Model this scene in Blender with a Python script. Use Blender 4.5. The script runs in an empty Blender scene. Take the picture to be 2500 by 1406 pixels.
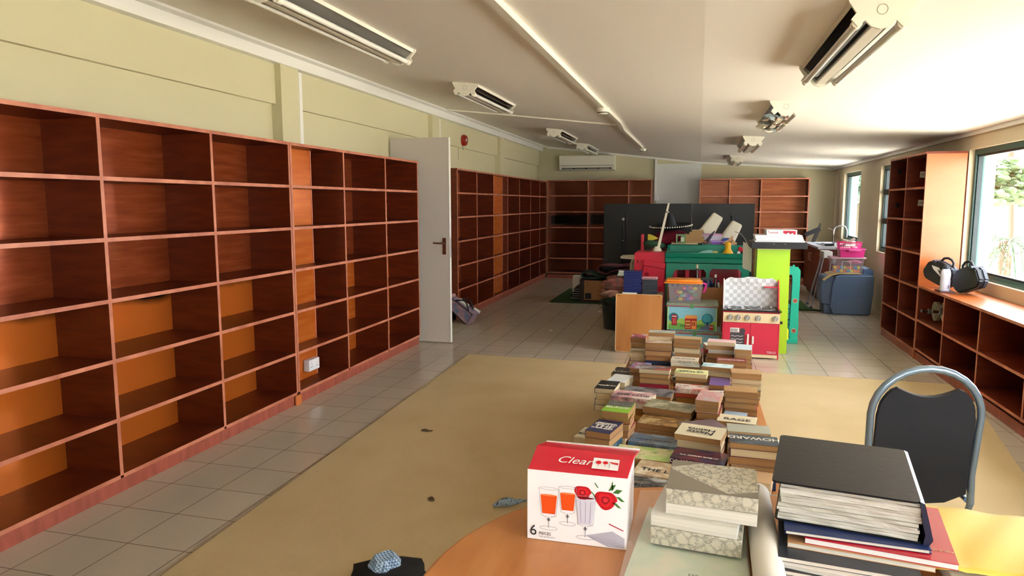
import bpy, bmesh, math, random
from mathutils import Vector, Matrix
R = math.radians
sc = bpy.context.scene
C = sc.collection

# ---------------- camera, sky, sun, exposure ----------------
cam_d = bpy.data.cameras.new('camera'); cam = bpy.data.objects.new('camera', cam_d); C.objects.link(cam)
cam.location = (0, 0, 1.45)
cam.rotation_euler = (R(90 - 6.889), 0, R(14.901))
cam_d.sensor_width = 36; cam_d.lens = 36 * 1705 / 2500; cam_d.clip_start = 0.05; cam_d.clip_end = 300
sc.camera = cam
sc.view_settings.view_transform = 'Standard'; sc.view_settings.look = 'None'
sc.view_settings.gamma = 1; sc.view_settings.use_curve_mapping = False
sc.view_settings.exposure = 1.42
sc.cycles.max_bounces = 12; sc.cycles.diffuse_bounces = 6; sc.cycles.glossy_bounces = 4
sc.cycles.transparent_max_bounces = 12; sc.cycles.sample_clamp_indirect = 8
sc.cycles.caustics_reflective = False; sc.cycles.caustics_refractive = False
wd = bpy.data.worlds.new('sky'); sc.world = wd; wd.use_nodes = True
wn = wd.node_tree; bg = wn.nodes['Background']
tc = wn.nodes.new('ShaderNodeTexCoord'); sx = wn.nodes.new('ShaderNodeSeparateXYZ'); cr = wn.nodes.new('ShaderNodeValToRGB')
wn.links.new(tc.outputs['Generated'], sx.inputs[0]); wn.links.new(sx.outputs['Z'], cr.inputs[0]); wn.links.new(cr.outputs[0], bg.inputs[0])
cr.color_ramp.elements[0].position = 0.0; cr.color_ramp.elements[0].color = (.98, .985, .985, 1)
cr.color_ramp.elements[1].position = 0.6; cr.color_ramp.elements[1].color = (.86, .92, 1, 1)
bg.inputs[1].default_value = 6.0
sd = bpy.data.lights.new('sun', 'SUN'); sun = bpy.data.objects.new('sun', sd); C.objects.link(sun)
sd.energy = 36; sd.angle = R(2); sd.color = (1, .96, .9); sun.rotation_euler = (0, R(-25), 0)   # high sun from behind the building

# ---------------- helpers ----------------
def lin(c):
    if isinstance(c, str): c = tuple(int(c[i:i+2], 16) for i in (0, 2, 4))
    f = lambda v: v / 12.92 if v <= .04045 else ((v + .055) / 1.055) ** 2.4
    return tuple(f(v / 255) for v in c) + (1,)
MATS = {}
def mat(name, col=None, rough=.5, metal=0, spec=.5, var=None, scale=6, stretch=(1, 1, 1), bump=0, bscale=200, coat=0, trans=0, alpha=1, emit=0, ior=1.45, detail=4, tint=None):
    if name in MATS: return MATS[name]
    m = bpy.data.materials.new(name); m.use_nodes = True; nt = m.node_tree; b = nt.nodes['Principled BSDF']
    b.inputs['Base Color'].default_value = lin(col); b.inputs['Roughness'].default_value = rough
    b.inputs['Metallic'].default_value = metal; b.inputs['Specular IOR Level'].default_value = spec
    b.inputs['Coat Weight'].default_value = coat; b.inputs['Coat Roughness'].default_value = .12
    b.inputs['Transmission Weight'].default_value = trans; b.inputs['Alpha'].default_value = alpha; b.inputs['IOR'].default_value = ior
    if tint: b.inputs['Specular Tint'].default_value = lin(tint)
    if emit: b.inputs['Emission Color'].default_value = lin(col); b.inputs['Emission Strength'].default_value = emit
    if var or bump:
        t = nt.nodes.new('ShaderNodeTexCoord'); mp = nt.nodes.new('ShaderNodeMapping'); nt.links.new(t.outputs['Object'], mp.inputs[0])
        mp.inputs['Scale'].default_value = stretch
    if var:
        n = nt.nodes.new('ShaderNodeTexNoise'); n.inputs['Scale'].default_value = scale; n.inputs['Detail'].default_value = detail
        nt.links.new(mp.outputs[0], n.inputs[0]); r = nt.nodes.new('ShaderNodeValToRGB'); nt.links.new(n.outputs['Fac'], r.inputs[0])
        cols = [col] + (list(var) if isinstance(var, list) else [var])
        r.color_ramp.elements[0].position = .32; r.color_ramp.elements[1].position = .68
        r.color_ramp.elements[0].color = lin(cols[-1]); r.color_ramp.elements[1].color = lin(cols[0])
        if len(cols) > 2:
            e = r.color_ramp.elements.new(.5); e.color = lin(cols[1])
        nt.links.new(r.outputs[0], b.inputs['Base Color'])
    if bump:
        n2 = nt.nodes.new('ShaderNodeTexNoise'); n2.inputs['Scale'].default_value = bscale; n2.inputs['Detail'].default_value = 3
        nt.links.new(t.outputs['Object'], n2.inputs[0]); bp = nt.nodes.new('ShaderNodeBump'); bp.inputs['Strength'].default_value = bump; bp.inputs['Distance'].default_value = .004
        nt.links.new(n2.outputs['Fac'], bp.inputs['Height']); nt.links.new(bp.outputs[0], b.inputs['Normal'])
    MATS[name] = m; return m
def col(h, rough=.5, **k):
    return mat('paint_' + h + ('' if rough == .5 else '_%d' % (rough * 100)), h, rough, **k)

class G:
    """collects shapes that become ONE mesh object"""
    def __init__(s, mats=None): s.bm = bmesh.new(); s.mi = 0; s.mats = list(mats or [])
    def use(s, m):
        if m not in s.mats: s.mats.append(m)
        s.mi = s.mats.index(m); return s
    def _f(s, vs):
        try: f = s.bm.faces.new(vs); f.material_index = s.mi; return f
        except ValueError: return None
    def _mark(s, geom):
        for f in geom: f.material_index = s.mi
    def box(s, x0, x1, y0, y1, z0, z1, M=None, bev=0, seg=2):
        r = bmesh.ops.create_cube(s.bm, size=1); vs = r['verts']
        T = Matrix.Translation(((x0 + x1) / 2, (y0 + y1) / 2, (z0 + z1) / 2)) @ Matrix.Diagonal((abs(x1 - x0), abs(y1 - y0), abs(z1 - z0), 1))
        bmesh.ops.transform(s.bm, matrix=T, verts=vs)
        if bev:
            es = list({e for v in vs for e in v.link_edges})
            r = bmesh.ops.bevel(s.bm, geom=es, offset=bev, segments=seg, affect='EDGES', profile=.5)
            vs = list({v for f in r['faces'] for v in f.verts} | {v for v in vs if v.is_valid})
        if M is not None: bmesh.ops.transform(s.bm, matrix=M, verts=vs)
        s._mark({f for v in vs for f in v.link_faces}); return s
    def ring(s, pts): return [s.bm.verts.new(p) for p in pts]
    def loft(s, rings, caps=True, closed=True):
        rs = [s.ring(r) for r in rings]; n = len(rs[0])
        for a, b in zip(rs, rs[1:]):
            for i in range(n if closed else n - 1):
                s._f([a[i], a[(i + 1) % n], b[(i + 1) % n], b[i]])
        if caps and closed: s._f(list(reversed(rs[0]))); s._f(rs[-1])
        return s
    def cyl(s, a, b, r, r2=None, n=16, caps=True):
        a = Vector(a); b = Vector(b); d = (b - a).normalized(); u = d.orthogonal().normalized(); w = d.cross(u); r2 = r if r2 is None else r2
        return s.loft([[p + (u * math.cos(k * 2 * math.pi / n) + w * math.sin(k * 2 * math.pi / n)) * q for k in range(n)] for p, q in ((a, r), (b, r2))], caps)
    def tube(s, pts, r, n=8, caps=True):
        P = [Vector(p) for p in pts]; rs = []; u = None
        for i, p in enumerate(P):
            d = (P[min(i + 1, len(P) - 1)] - P[max(i - 1, 0)]).normalized()
            u = (u - d * u.dot(d)).normalized() if u is not None and (u - d * u.dot(d)).length > 1e-4 else d.orthogonal().normalized()
            w = d.cross(u); q = r[i] if isinstance(r, (list, tuple)) else r
            rs.append([p + (u * math.cos(k * 2 * math.pi / n) + w * math.sin(k * 2 * math.pi / n)) * q for k in range(n)])
        return s.loft(rs, caps)
    def lathe(s, prof, c=(0, 0, 0), n=24, M=None, caps=False):
        M = M or Matrix(); c = Vector(c)
        return s.loft([[M @ (c + Vector((r * math.cos(k * 2 * math.pi / n), r * math.sin(k * 2 * math.pi / n), z))) for k in range(n)] for r, z in prof], caps)
    def prism(s, pts, d0, d1, axis='y', M=None):
        """2-D outline (a,b) pushed from d0 to d1 along an axis"""
        f = {'y': lambda a, b, d: (a, d, b), 'x': lambda a, b, d: (d, a, b), 'z': lambda a, b, d: (a, b, d)}[axis]
        M = M or Matrix(); v0 = s.ring([M @ Vector(f(a, b, d0)) for a, b in pts]); v1 = s.ring([M @ Vector(f(a, b, d1)) for a, b in pts]); n = len(pts)
        for i in range(n): s._f([v0[i], v0[(i + 1) % n], v1[(i + 1) % n], v1[i]])
        s._f(list(reversed(v0))); s._f(v1); return s
    def ell(s, c, r, seg=16, M=None, jit=0, rnd=None):
        q = bmesh.ops.create_uvsphere(s.bm, u_segments=seg, v_segments=max(6, seg // 2), radius=1)['verts']
        if jit:
            for v in q: v.co *= 1 + rnd.uniform(-jit, jit)
        T = Matrix.Translation(c) @ (M or Matrix()) @ Matrix.Diagonal((*(r if isinstance(r, (tuple, list)) else (r, r, r)), 1))
        bmesh.ops.transform(s.bm, matrix=T, verts=q); s._mark({f for v in q for f in v.link_faces}); return s
    def flat(s, M, pts, layer=0):
        s._f(s.ring([M @ Vector((a, b, .0004 * (1 + layer))) for a, b in pts])); return s
    def disc(s, M, cx, cy, rx, ry=None, layer=0, n=20, a0=0, a1=360):
        ry = rx if ry is None else ry
        return s.flat(M, [(cx + rx * math.cos(R(a0 + (a1 - a0) * k / n)), cy + ry * math.sin(R(a0 + (a1 - a0) * k / n))) for k in range(n + (a1 - a0 < 360))], layer)
    def rect(s, M, x0, x1, y0, y1, layer=0): return s.flat(M, [(x0, y0), (x1, y0), (x1, y1), (x0, y1)], layer)
    def line(s, M, pts, w, layer=0):
        for (a, b), (c, d) in zip(pts, pts[1:]):
            dx, dy = c - a, d - b; l = math.hypot(dx, dy) or 1; nx, ny = -dy / l * w / 2, dx / l * w / 2
            s.flat(M, [(a + nx, b + ny), (a - nx, b - ny), (c - nx, d - ny), (c + nx, d + ny)], layer)
        return s
    def grid(s, nx, ny, fn):
        vs = [[s.bm.verts.new(fn(i / nx, j / ny)) for i in range(nx + 1)] for j in range(ny + 1)]
        for j in range(ny):
            for i in range(nx): s._f([vs[j][i], vs[j][i + 1], vs[j + 1][i + 1], vs[j + 1][i]])
        return s
    def build(s, name, m=None, parent=None, smooth=False, local=False, fix=True, solid=0):
        if fix: bmesh.ops.recalc_face_normals(s.bm, faces=s.bm.faces)
        me = bpy.data.meshes.new(name)
        W = WORLD.get(parent.name, Vector()) if parent else Vector()
        if not local and W.length > 0: bmesh.ops.translate(s.bm, verts=s.bm.verts, vec=-W)
        s.bm.to_mesh(me); s.bm.free()
        for q in (s.mats or [m]): me.materials.append(q)
        if smooth:
            for p in me.polygons: p.use_smooth = True
            try: me.set_sharp_from_angle(angle=R(38))
            except Exception: pass
        o = bpy.data.objects.new(name, me); C.objects.link(o)
        if parent: o.parent = parent; WORLD[o.name] = Vector() if local else W
        if solid:
            md = o.modifiers.new('thickness', 'SOLIDIFY'); md.thickness = solid; md.offset = 0
        return o
WORLD = {}
def tag(o, label, cat=None, group=None, kind=None):
    if label: o['label'] = label
    if cat: o['category'] = cat
    if group: o['group'] = group
    if kind: o['kind'] = kind
    return o
def thing(name, label, cat, loc=(0, 0, 0), rz=0, group=None, local=False):
    o = bpy.data.objects.new(name, None); C.objects.link(o); o.empty_display_size = .05
    o.location = loc; o.rotation_euler = (0, 0, R(rz)); WORLD[o.name] = Vector() if (rz or local) else Vector(loc)
    return tag(o, label, cat, group)
def struct(o, label=None): o['kind'] = 'structure'; return tag(o, label)
def text(s, size, M, m, parent, name='lettering', ax='CENTER', sx=1, bold=0, sp=.85, shear=0):
    """flat lettering mesh; M takes the text plane (x right, y up) to its place"""
    cu = bpy.data.curves.new('t', 'FONT'); cu.body = s; cu.size = size; cu.align_x = ax; cu.align_y = 'CENTER'; cu.offset = bold; cu.space_line = sp; cu.shear = shear
    t = bpy.data.objects.new('t', cu); C.objects.link(t); bpy.context.view_layer.update()
    me = bpy.data.meshes.new_from_object(t.evaluated_get(bpy.context.evaluated_depsgraph_get()))
    bpy.data.objects.remove(t); bpy.data.curves.remove(cu)
    W = WORLD.get(parent.name, Vector())
    me.transform(Matrix.Translation(-W) @ M @ Matrix.Translation((0, 0, .0012)) @ Matrix.Diagonal((sx, 1, 1, 1)))
    me.materials.clear(); me.materials.append(m)
    o = bpy.data.objects.new(name, me); C.objects.link(o); o.parent = parent; return o
def front(x, y, z): return Matrix(((1, 0, 0, x), (0, 0, -1, y), (0, 1, 0, z), (0, 0, 0, 1)))    # a plane facing -y
def smooth_outline(pts, n=6):
    """Catmull-Rom closed outline"""
    out = []; L = len(pts)
    for i in range(L):
        p0, p1, p2, p3 = (Vector((*pts[(i + k) % L],)) for k in (-1, 0, 1, 2))
        for j in range(n):
            t = j / n; out.append(tuple(.5 * ((2 * p1) + (p2 - p0) * t + (2 * p0 - 5 * p1 + 4 * p2 - p3) * t * t + (3 * p1 - p0 - 3 * p2 + p3) * t ** 3)))
    return out
def rrect(x0, x1, y0, y1, r, n=5):
    o = []
    for cx, cy, a in ((x1 - r, y1 - r, 0), (x0 + r, y1 - r, 90), (x0 + r, y0 + r, 180), (x1 - r, y0 + r, 270)):
        o += [(cx + r * math.cos(R(a + 90 * k / n)), cy + r * math.sin(R(a + 90 * k / n))) for k in range(n + 1)]
    return o
rnd = random.Random(7)
# ---------------- materials ----------------
m_wall = mat('cream_wall_paint', 'c6c09e', .6, bump=.12, bscale=60)
m_wall_r = mat('beige_wall_paint', 'ccc0a4', .6, bump=.12, bscale=60)
m_ceil = mat('ceiling_paint', 'ece9e2', .7)
m_white = mat('white_gloss_paint', 'e4e4e0', .35)
m_wallboard = mat('white_wall_board', 'd6dad8', .4)
m_edge = mat('lit_mahogany_edge', 'cc8468', .4, var='a8624a', scale=9)  # paler than the boards: light caught by the front edges is painted in
m_frame = mat('mahogany_varnish', '6a2a12', .34, var='531d0c', scale=5, stretch=(1, 1, 6), spec=.4)
m_back = mat('orange_ply_varnish', 'de7c32', .22, metal=.4, var=['d46e28', 'c86222'], scale=3, stretch=(2, 1, 9), spec=.6)
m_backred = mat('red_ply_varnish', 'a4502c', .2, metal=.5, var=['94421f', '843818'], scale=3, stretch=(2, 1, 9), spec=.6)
m_backdark = mat('brown_ply_varnish', '8c4420', .35, var=['8c4018', '683014'], scale=3, stretch=(1, 1, 9), spec=.4)
m_panel = mat('orange_gloss_panel', 'b0602c', .32, var='a05424', scale=2, stretch=(1, 1, 3), spec=.6)
m_kick = mat('red_mahogany_kick', 'a85848', .35, var='8c4838', scale=5, stretch=(1, 4, 1))
m_black = mat('black_plastic', '16181c', .45)
m_chrome = mat('chrome', 'd0d4d8', .15, metal=1)
m_steel = mat('brushed_steel', 'a8aaac', .35, metal=1)
m_alu = mat('dark_green_window_frame', '2c5c58', .35)
m_alud = mat('dark_window_gasket', '16282c', .5)
# ---------------- room shell ----------------
CEIL = [(-3.3, 2.60), (-2.95, 2.57), (-2.2, 2.485), (-1.4, 2.39), (-.8, 2.32), (0, 2.225), (.8, 2.175), (1.6, 2.125), (2.5, 2.075)]
def cz(x):
    for (a, b), (c, d) in zip(CEIL, CEIL[1:]):
        if x <= c: return b + (d - b) * (x - a) / (c - a)
    return CEIL[-1][1]
XW, XL, Y0, Y1 = 2.34, -3.12, -2.6, 13.75
def tile_mat():
    m = mat('glazed_floor_tiles', 'b4b0a8', .17, spec=.5); nt = m.node_tree; b = nt.nodes['Principled BSDF']
    t = nt.nodes.new('ShaderNodeTexCoord'); mp = nt.nodes.new('ShaderNodeMapping'); br = nt.nodes.new('ShaderNodeTexBrick')
    nt.links.new(t.outputs['Object'], mp.inputs[0]); nt.links.new(mp.outputs[0], br.inputs[0])
    mp.inputs['Location'].default_value = (2.616 + .286 * 10, -2.33 + .2958 * 30, 0)
    br.offset = 0; br.inputs['Scale'].default_value = 1; br.inputs['Brick Width'].default_value = .286; br.inputs['Row Height'].default_value = .2958
    br.inputs['Mortar Size'].default_value = .0022; br.inputs['Mortar Smooth'].default_value = .1
    br.inputs['Color1'].default_value = lin('bcb2a2'); br.inputs['Color2'].default_value = lin('b6ac9c'); br.inputs['Mortar'].default_value = lin('6c6052')
    nt.links.new(br.outputs['Color'], b.inputs['Base Color'])
    bp = nt.nodes.new('ShaderNodeBump'); bp.invert = True; bp.inputs['Strength'].default_value = .4; bp.inputs['Distance'].default_value = .002
    nt.links.new(br.outputs['Fac'], bp.inputs['Height']); nt.links.new(bp.outputs[0], b.inputs['Normal'])
    return m
struct(G().box(XL - .2, XW + .25, Y0 - .2, Y1 + .2, -.25, 0).build('floor', tile_mat()))
g = G()
prof = [(XL - .2, cz(XL - .2))] + [(x, z) for x, z in CEIL if XL - .2 < x < XW + .25] + [(XW + .25, cz(XW + .25))]
g.prism(prof + [(XW + .25, 2.9), (XL - .2, 2.9)], Y0 - .2, Y1 + .2, 'y'); struct(g.build('ceiling', m_ceil))
# left wall: lower face, a beam band above z 2.19, pilasters
g = G()
g.box(XL - .2, XL, Y0, Y1, 0, 2.62)
g.box(XL, XL + .035, Y0, Y1, 2.19, 2.62)
for y in (1.72, 4.72, 7.79, 10.70): g.box(XL, XL + .085, y, y + .24, 0, 2.62)
struct(g.build('wall_left', m_wall))
struct(G().box(XL - .2, XW + .25, Y1, Y1 + .2, 0, 2.62).build('wall_back', m_wall))
struct(G().box(XL - .2, XW + .25, Y0 - .2, Y0, 0, .75).box(XL - .2, XW + .25, Y0 - .2, Y0, 1.95, 2.62).box(XL - .2, .1, Y0 - .2, Y0, .75, 1.95).box(1.8, XW + .25, Y0 - .2, Y0, .75, 1.95).build('wall_front', m_wall))
# right wall with its window openings (y0,y1,z0,z1)
WIN = [(-1.6, 1.6, .80, 1.93), (2.9, 7.24, .80, 1.93), (9.25, 10.42, .81, 1.95), (11.62, 12.88, .86, 1.95), (13.22, 13.66, .86, 1.97)]
g = G(); y = Y0
for (a, b, z0, z1) in WIN:
    g.box(XW, XW + .22, y, a, 0, 2.3); g.box(XW, XW + .22, a, b, 0, z0); g.box(XW, XW + .22, a, b, z1, 2.3); y = b
g.box(XW, XW + .22, y, Y1, 0, 2.3)
struct(g.build('wall_right', m_wall_r))
# glass: thin sheets that let daylight through
mg = bpy.data.materials.new('window_glass'); mg.use_nodes = True; nt = mg.node_tree; nt.nodes.clear()
o_ = nt.nodes.new('ShaderNodeOutputMaterial'); mx = nt.nodes.new('ShaderNodeMixShader'); tr = nt.nodes.new('ShaderNodeBsdfTransparent'); gl = nt.nodes.new('ShaderNodeBsdfGlossy')
tr.inputs[0].default_value = (.98, .975, .97, 1); gl.inputs['Roughness'].default_value = .02; mx.inputs[0].default_value = .06
nt.links.new(tr.outputs[0], mx.inputs[1]); nt.links.new(gl.outputs[0], mx.inputs[2]); nt.links.new(mx.outputs[0], o_.inputs[0])
def window(i, a, b, z0, z1, bars=(), posts=()):
    x = XW + .045; f = .045
    w = G(); 
    for q in ((x, x + .07, a, a + f, z0, z1), (x, x + .07, b - f, b, z0, z1), (x, x + .07, a + f, b - f, z0, z0 + f), (x, x + .07, a + f, b - f, z1 - f, z1)): w.box(*q)
    for p in posts: w.box(x, x + .07, p - .03, p + .03, z0 + f, z1 - f)
    wo = struct(w.build('window_%d' % i, m_alu), 'dark green aluminium window frame')
    s = G()
    for q in ((x + .012, x + .05, a + f, a + f + .02, z0 + f, z1 - f), (x + .012, x + .05, b - f - .02, b - f, z0 + f, z1 - f), (x + .012, x + .05, a + f, b - f, z0 + f, z0 + f + .02), (x + .012, x + .05, a + f, b - f, z1 - f - .02, z1 - f)): s.box(*q)
    for z in bars: s.box(x - .01, x + .05, a + f, b - f, z - .035, z + .035)
    s.build('sash', m_alud, wo)
    G().box(x + .03, x + .036, a + f + .02, b - f - .02, z0 + f + .02, z1 - f - .02).build('pane', mg, wo)
    return wo
for i, (w_, bars, posts) in enumerate(zip(WIN[:4], ((), (), (1.60, 1.22), ()), ((0,), (5.0,), (), ()))): window(i + 1, *w_, bars, posts)
w6 = struct(G().box(.1, 1.8, Y0 - .11, Y0 - .05, .75, .80).box(.1, 1.8, Y0 - .11, Y0 - .05, 1.90, 1.95).box(-.0 + .1, .15, Y0 - .11, Y0 - .05, .80, 1.90).box(1.75, 1.8, Y0 - .11, Y0 - .05, .80, 1.90).box(.92, .98, Y0 - .11, Y0 - .05, .80, 1.90).build('window_6', m_alu), 'unseen window in the wall behind the camera, added for foreground light')  # out of view, added to bring more light onto the foreground
G().box(.15, 1.75, Y0 - .085, Y0 - .08, .80, 1.90).build('pane', mg, w6)
a, b, z0, z1 = WIN[4]
w5 = struct(G().box(XW + .04, XW + .10, a, b, z0, z1).build('window_5', mat('cream_blanked_window', 'c8beac', .5)), 'cream boarded narrow window in the far corner')
G().box(XW + .03, XW + .04, a + .08, a + .2, z0 + .1, z1 - .1).build('slot', mat('window_slot', '5a4c44', .6), w5)
# cornices and cable trunking along the ceiling line
g = G(); m_trim = m_white
g.box(XL + .035, XL + .10, Y0, Y1, cz(XL) - .105, cz(XL) - .03); g.box(XL + .035, XL + .17, Y0, Y1, cz(XL) - .03, cz(XL) + .005)
struct(g.build('trim_1', m_trim))
g = G(); n_ = 12
for k in range(n_):
    xa = XL + .17 + (XW - XL - .17) * k / n_; xb = XL + .17 + (XW - XL - .17) * (k + 1) / n_
    g.loft([[(x, Y1 - .03, cz(x) - .035), (x, Y1, cz(x) - .035), (x, Y1, cz(x) + .01), (x, Y1 - .03, cz(x) + .01)] for x in (xa, xb)])
struct(g.build('trim_2', m_trim))
struct(G().box(XW - .03, XW, Y0, Y1 - .03, cz(XW) - .035, cz(XW) + .01).build('trim_3', m_trim))
struct(G().box(-.80, .02, Y1 - .012, Y1, 0, 2.2).build('trim_4', m_wallboard), 'pale grey-white board on the back wall')
for i, (a, b, d_) in enumerate(((4.97, 5.0, .05), (5.005, 5.05, .06), (8.06, 8.09, .055), (8.11, 8.14, .055), (11.0, 11.05, .045))):
    struct(G().box(XL, XL + d_, a, b, 1.88, 2.47).build('trim_%d' % (5 + i), m_white), 'white cable trunking beside a wall pilaster')
# white skirting under the dais of cupboards is hidden; door
d = struct(G().box(-3.10, -2.462, 6.76, 6.80, .012, 2.115).build('door_1', mat('grey_white_door', 'c6c0b8', .4)), 'open off-white flush door')
G().box(-2.462, -2.458, 6.757, 6.803, .012, 2.115).build('lit_edge', mat('lit_door_edge', 'ecebe4', .35), d)  # the door's own thickness, its lit look painted in with a paler colour
h = G().box(-2.535, -2.50, 6.752, 6.76, .93, 1.10).build('handle_plate', mat('bronze', '8c5c44', .3, metal=.8), d)
G().tube([(-2.518, 6.752, 1.045), (-2.518, 6.715, 1.045), (-2.53, 6.705, 1.045), (-2.62, 6.705, 1.05)], .008).build('lever', MATS['bronze'], h, True)
G().box(-2.4582, -2.4572, 6.77, 6.79, .90, 1.10).box(-2.4582, -2.455, 6.773, 6.787, .99, 1.02).build('lock_plate', m_steel, d)

# ---------------- carpet ----------------
mc = mat('tan_carpet', 'c4b08a', .95, var=['c0ac85', 'baa57c'], scale=1.6, bump=.7, bscale=260, spec=.1)
g = G(); o = [(-1.93, .3), (1.35, .3), (1.73, 4.2), (1.98, 5.6), (1.985, 6.2), (-2.1, 6.27)]
g.prism(o, .0, .012, 'z'); cp = tag(g.build('carpet', mc), 'large tan carpet laid over the floor tiles', 'carpet')
g = G()
for (a, b) in ((o[0], o[5]), (o[5], o[4])):
    g.tube([(a[0], a[1], .007), (b[0], b[1], .007)], .006, 6)
g.build('bound_edge', mat('carpet_edge', '7c6a48', .9), cp)
# dead leaves on the carpet
for i, (x, y, r, l) in enumerate(((-1.63, 4.02, 20, 'curled dead leaf in the middle of the carpet'), (-1.22, 3.05, -30, 'small brown leaf scrap on the carpet nearer the round table'))):
    g = G(); Mx = Matrix.Translation((x, y, .014)) @ Matrix.Rotation(R(r), 4, 'Z')
    g.grid(6, 3, lambda u, v: Mx @ Vector(((u - .5) * (.07 - .03 * i), (v - .5) * .03 * math.sin(math.pi * (.1 + .8 * u)), .006 * math.sin(u * 6) + .01 * abs(v - .5))))
    tag(g.build('dead_leaf', mat('dry_leaf', '4a3824', .8), solid=.001), l, 'leaf')
# ---------------- bookcases ----------------
T = .02
def bookcase(label, fr, u0, u1, divs, rows, depth, axis, kick=.09, back=None, dark_band=False, ends=None, name='bookcase', endmat=None, top_over=0, split=0):
    """axis 'L': front at x=fr looking +x; 'R': front at x=fr looking -x; 'B': front at y=fr looking -y. u runs along the wall."""
    def bx(g, ua, ub, da, db, z0, z1, bev=0):
        if axis == 'L': g.box(fr - db, fr - da, ua, ub, z0, z1)
        elif axis == 'R': g.box(fr + da, fr + db, ua, ub, z0, z1)
        else: g.box(ua, ub, fr + da, fr + db, z0, z1)
    loc = {'L': (fr - depth / 2, (u0 + u1) / 2, 0), 'R': (fr + depth / 2, (u0 + u1) / 2, 0), 'B': ((u0 + u1) / 2, fr + depth / 2, 0)}[axis]
    t = thing(name, label, 'bookcase', loc, group=None)
    top = rows[-1]; dd = [u0] + list(divs) + [u1]; h = T / 2
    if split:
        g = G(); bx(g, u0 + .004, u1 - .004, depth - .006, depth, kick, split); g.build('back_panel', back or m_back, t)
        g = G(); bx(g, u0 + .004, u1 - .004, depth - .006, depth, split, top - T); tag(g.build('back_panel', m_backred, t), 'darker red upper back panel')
    else:
        g = G(); bx(g, u0 + .004, u1 - .004, depth - .006, depth, kick, top - T); g.build('back_panel', back or m_back, t)
    for i, u in enumerate(dd):
        a, b = (u, u + T) if i == 0 else ((u - T, u) if i == len(dd) - 1 else (u - h, u + h))
        nm = 'side_panel' if i in (0, len(dd) - 1) else 'divider'
        em = (ends or {}).get(i, m_frame)
        if em is not m_frame:
            g = G(); bx(g, a, b, .002, depth, kick if nm == 'divider' else 0, top - T)
        else:
            g = G(); bx(g, a, b, .002, depth - .006, kick, top - T)
        p = g.build(nm, em, t)
        g = G(); bx(g, a, b, 0, .002, kick, top - T); g.build('front_edge', m_edge, p)
    for r in rows[:-1]:
        for a, b in zip(dd, dd[1:]):
            a2 = a + (T if a == u0 else h); b2 = b - (T if b == u1 else h)
            g = G(); bx(g, a2, b2, .002, depth - .006, r - T, r); p = g.build('shelf', m_frame, t)
            g = G(); bx(g, a2, b2, 0, .002, r - T, r); g.build('front_edge', m_edge, p)
    g = G(); bx(g, u0, u1, -.004, depth, top - T, top); p = g.build('top_board', m_frame if not top_over else m_panel, t)
    g = G(); bx(g, u0, u1, -.006, -.004, top - T, top); g.build('front_edge', m_edge, p)
    g = G(); bx(g, u0 + .003, u1 - .003, .012, .03, 0, kick - T); g.build('kick_board', m_kick, t)
    return t
ROW = [.095, .385, .685, .985, 1.285, 1.58, 1.875]
m_plainback = mat('plain_brown_ply', 'a04c20', .35, spec=.4)
def dark_band_mat(name, base, bands, dark='17100c', scale=2.2):  # ply that turns dark in noise-edged horizontal bands at given heights
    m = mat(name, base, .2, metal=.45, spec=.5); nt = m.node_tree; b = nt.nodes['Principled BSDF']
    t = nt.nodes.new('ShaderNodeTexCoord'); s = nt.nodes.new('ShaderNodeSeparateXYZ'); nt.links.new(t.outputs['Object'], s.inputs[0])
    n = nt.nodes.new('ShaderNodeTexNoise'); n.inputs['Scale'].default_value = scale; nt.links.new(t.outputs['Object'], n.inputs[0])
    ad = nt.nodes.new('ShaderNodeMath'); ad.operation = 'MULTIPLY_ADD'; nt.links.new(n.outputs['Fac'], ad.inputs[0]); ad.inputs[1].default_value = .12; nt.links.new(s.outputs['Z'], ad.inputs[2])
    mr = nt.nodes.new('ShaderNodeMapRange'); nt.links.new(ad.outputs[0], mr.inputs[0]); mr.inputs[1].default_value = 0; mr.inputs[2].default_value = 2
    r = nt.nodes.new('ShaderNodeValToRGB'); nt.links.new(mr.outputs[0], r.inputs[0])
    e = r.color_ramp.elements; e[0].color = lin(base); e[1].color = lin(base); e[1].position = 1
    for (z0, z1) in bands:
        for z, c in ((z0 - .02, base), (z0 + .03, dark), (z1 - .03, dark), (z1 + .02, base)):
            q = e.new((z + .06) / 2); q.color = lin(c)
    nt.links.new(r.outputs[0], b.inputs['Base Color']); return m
bk1 = dark_band_mat('orange_ply_with_dark_band', 'd47028', [(.895, 1.0)], scale=3)
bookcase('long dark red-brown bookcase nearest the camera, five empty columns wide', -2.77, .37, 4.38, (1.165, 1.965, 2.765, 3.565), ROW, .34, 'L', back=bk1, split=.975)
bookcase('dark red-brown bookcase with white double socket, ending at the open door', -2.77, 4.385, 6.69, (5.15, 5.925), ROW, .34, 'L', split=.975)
bookcase('long dark brown bookcase along the left wall beyond the open door', -2.87, 8.17, 13.38, (8.965, 9.755, 10.54, 11.28, 12.07, 12.8), [.095, .385, .685, .99, 1.29, 1.59, 1.88], .243, 'L', back=m_backdark, ends={0: m_frame})
bk2 = dark_band_mat('brown_ply_with_black_band', '743a1e', [(1.02, 1.24)], scale=1.5)
bookcase('dark bookcase with black-banded back panels in the far left corner', 13.4, -2.86, -.86, (-2.06, -1.29), [.12, .40, .70, 1.0, 1.30, 1.61, 1.90], .34, 'B', back=bk2)
bookcase('orange-brown bookcase on the back wall, right of the white board', 13.4, .0, 1.88, (.53, 1.07), [.12, .42, .72, 1.02, 1.31, 1.59, 1.90], .34, 'B', back=mat('tan_orange_ply', 'b46a3c', .28, metal=.3, var=['a85e34', '9c522c'], scale=3, stretch=(1, 1, 9)))
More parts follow.
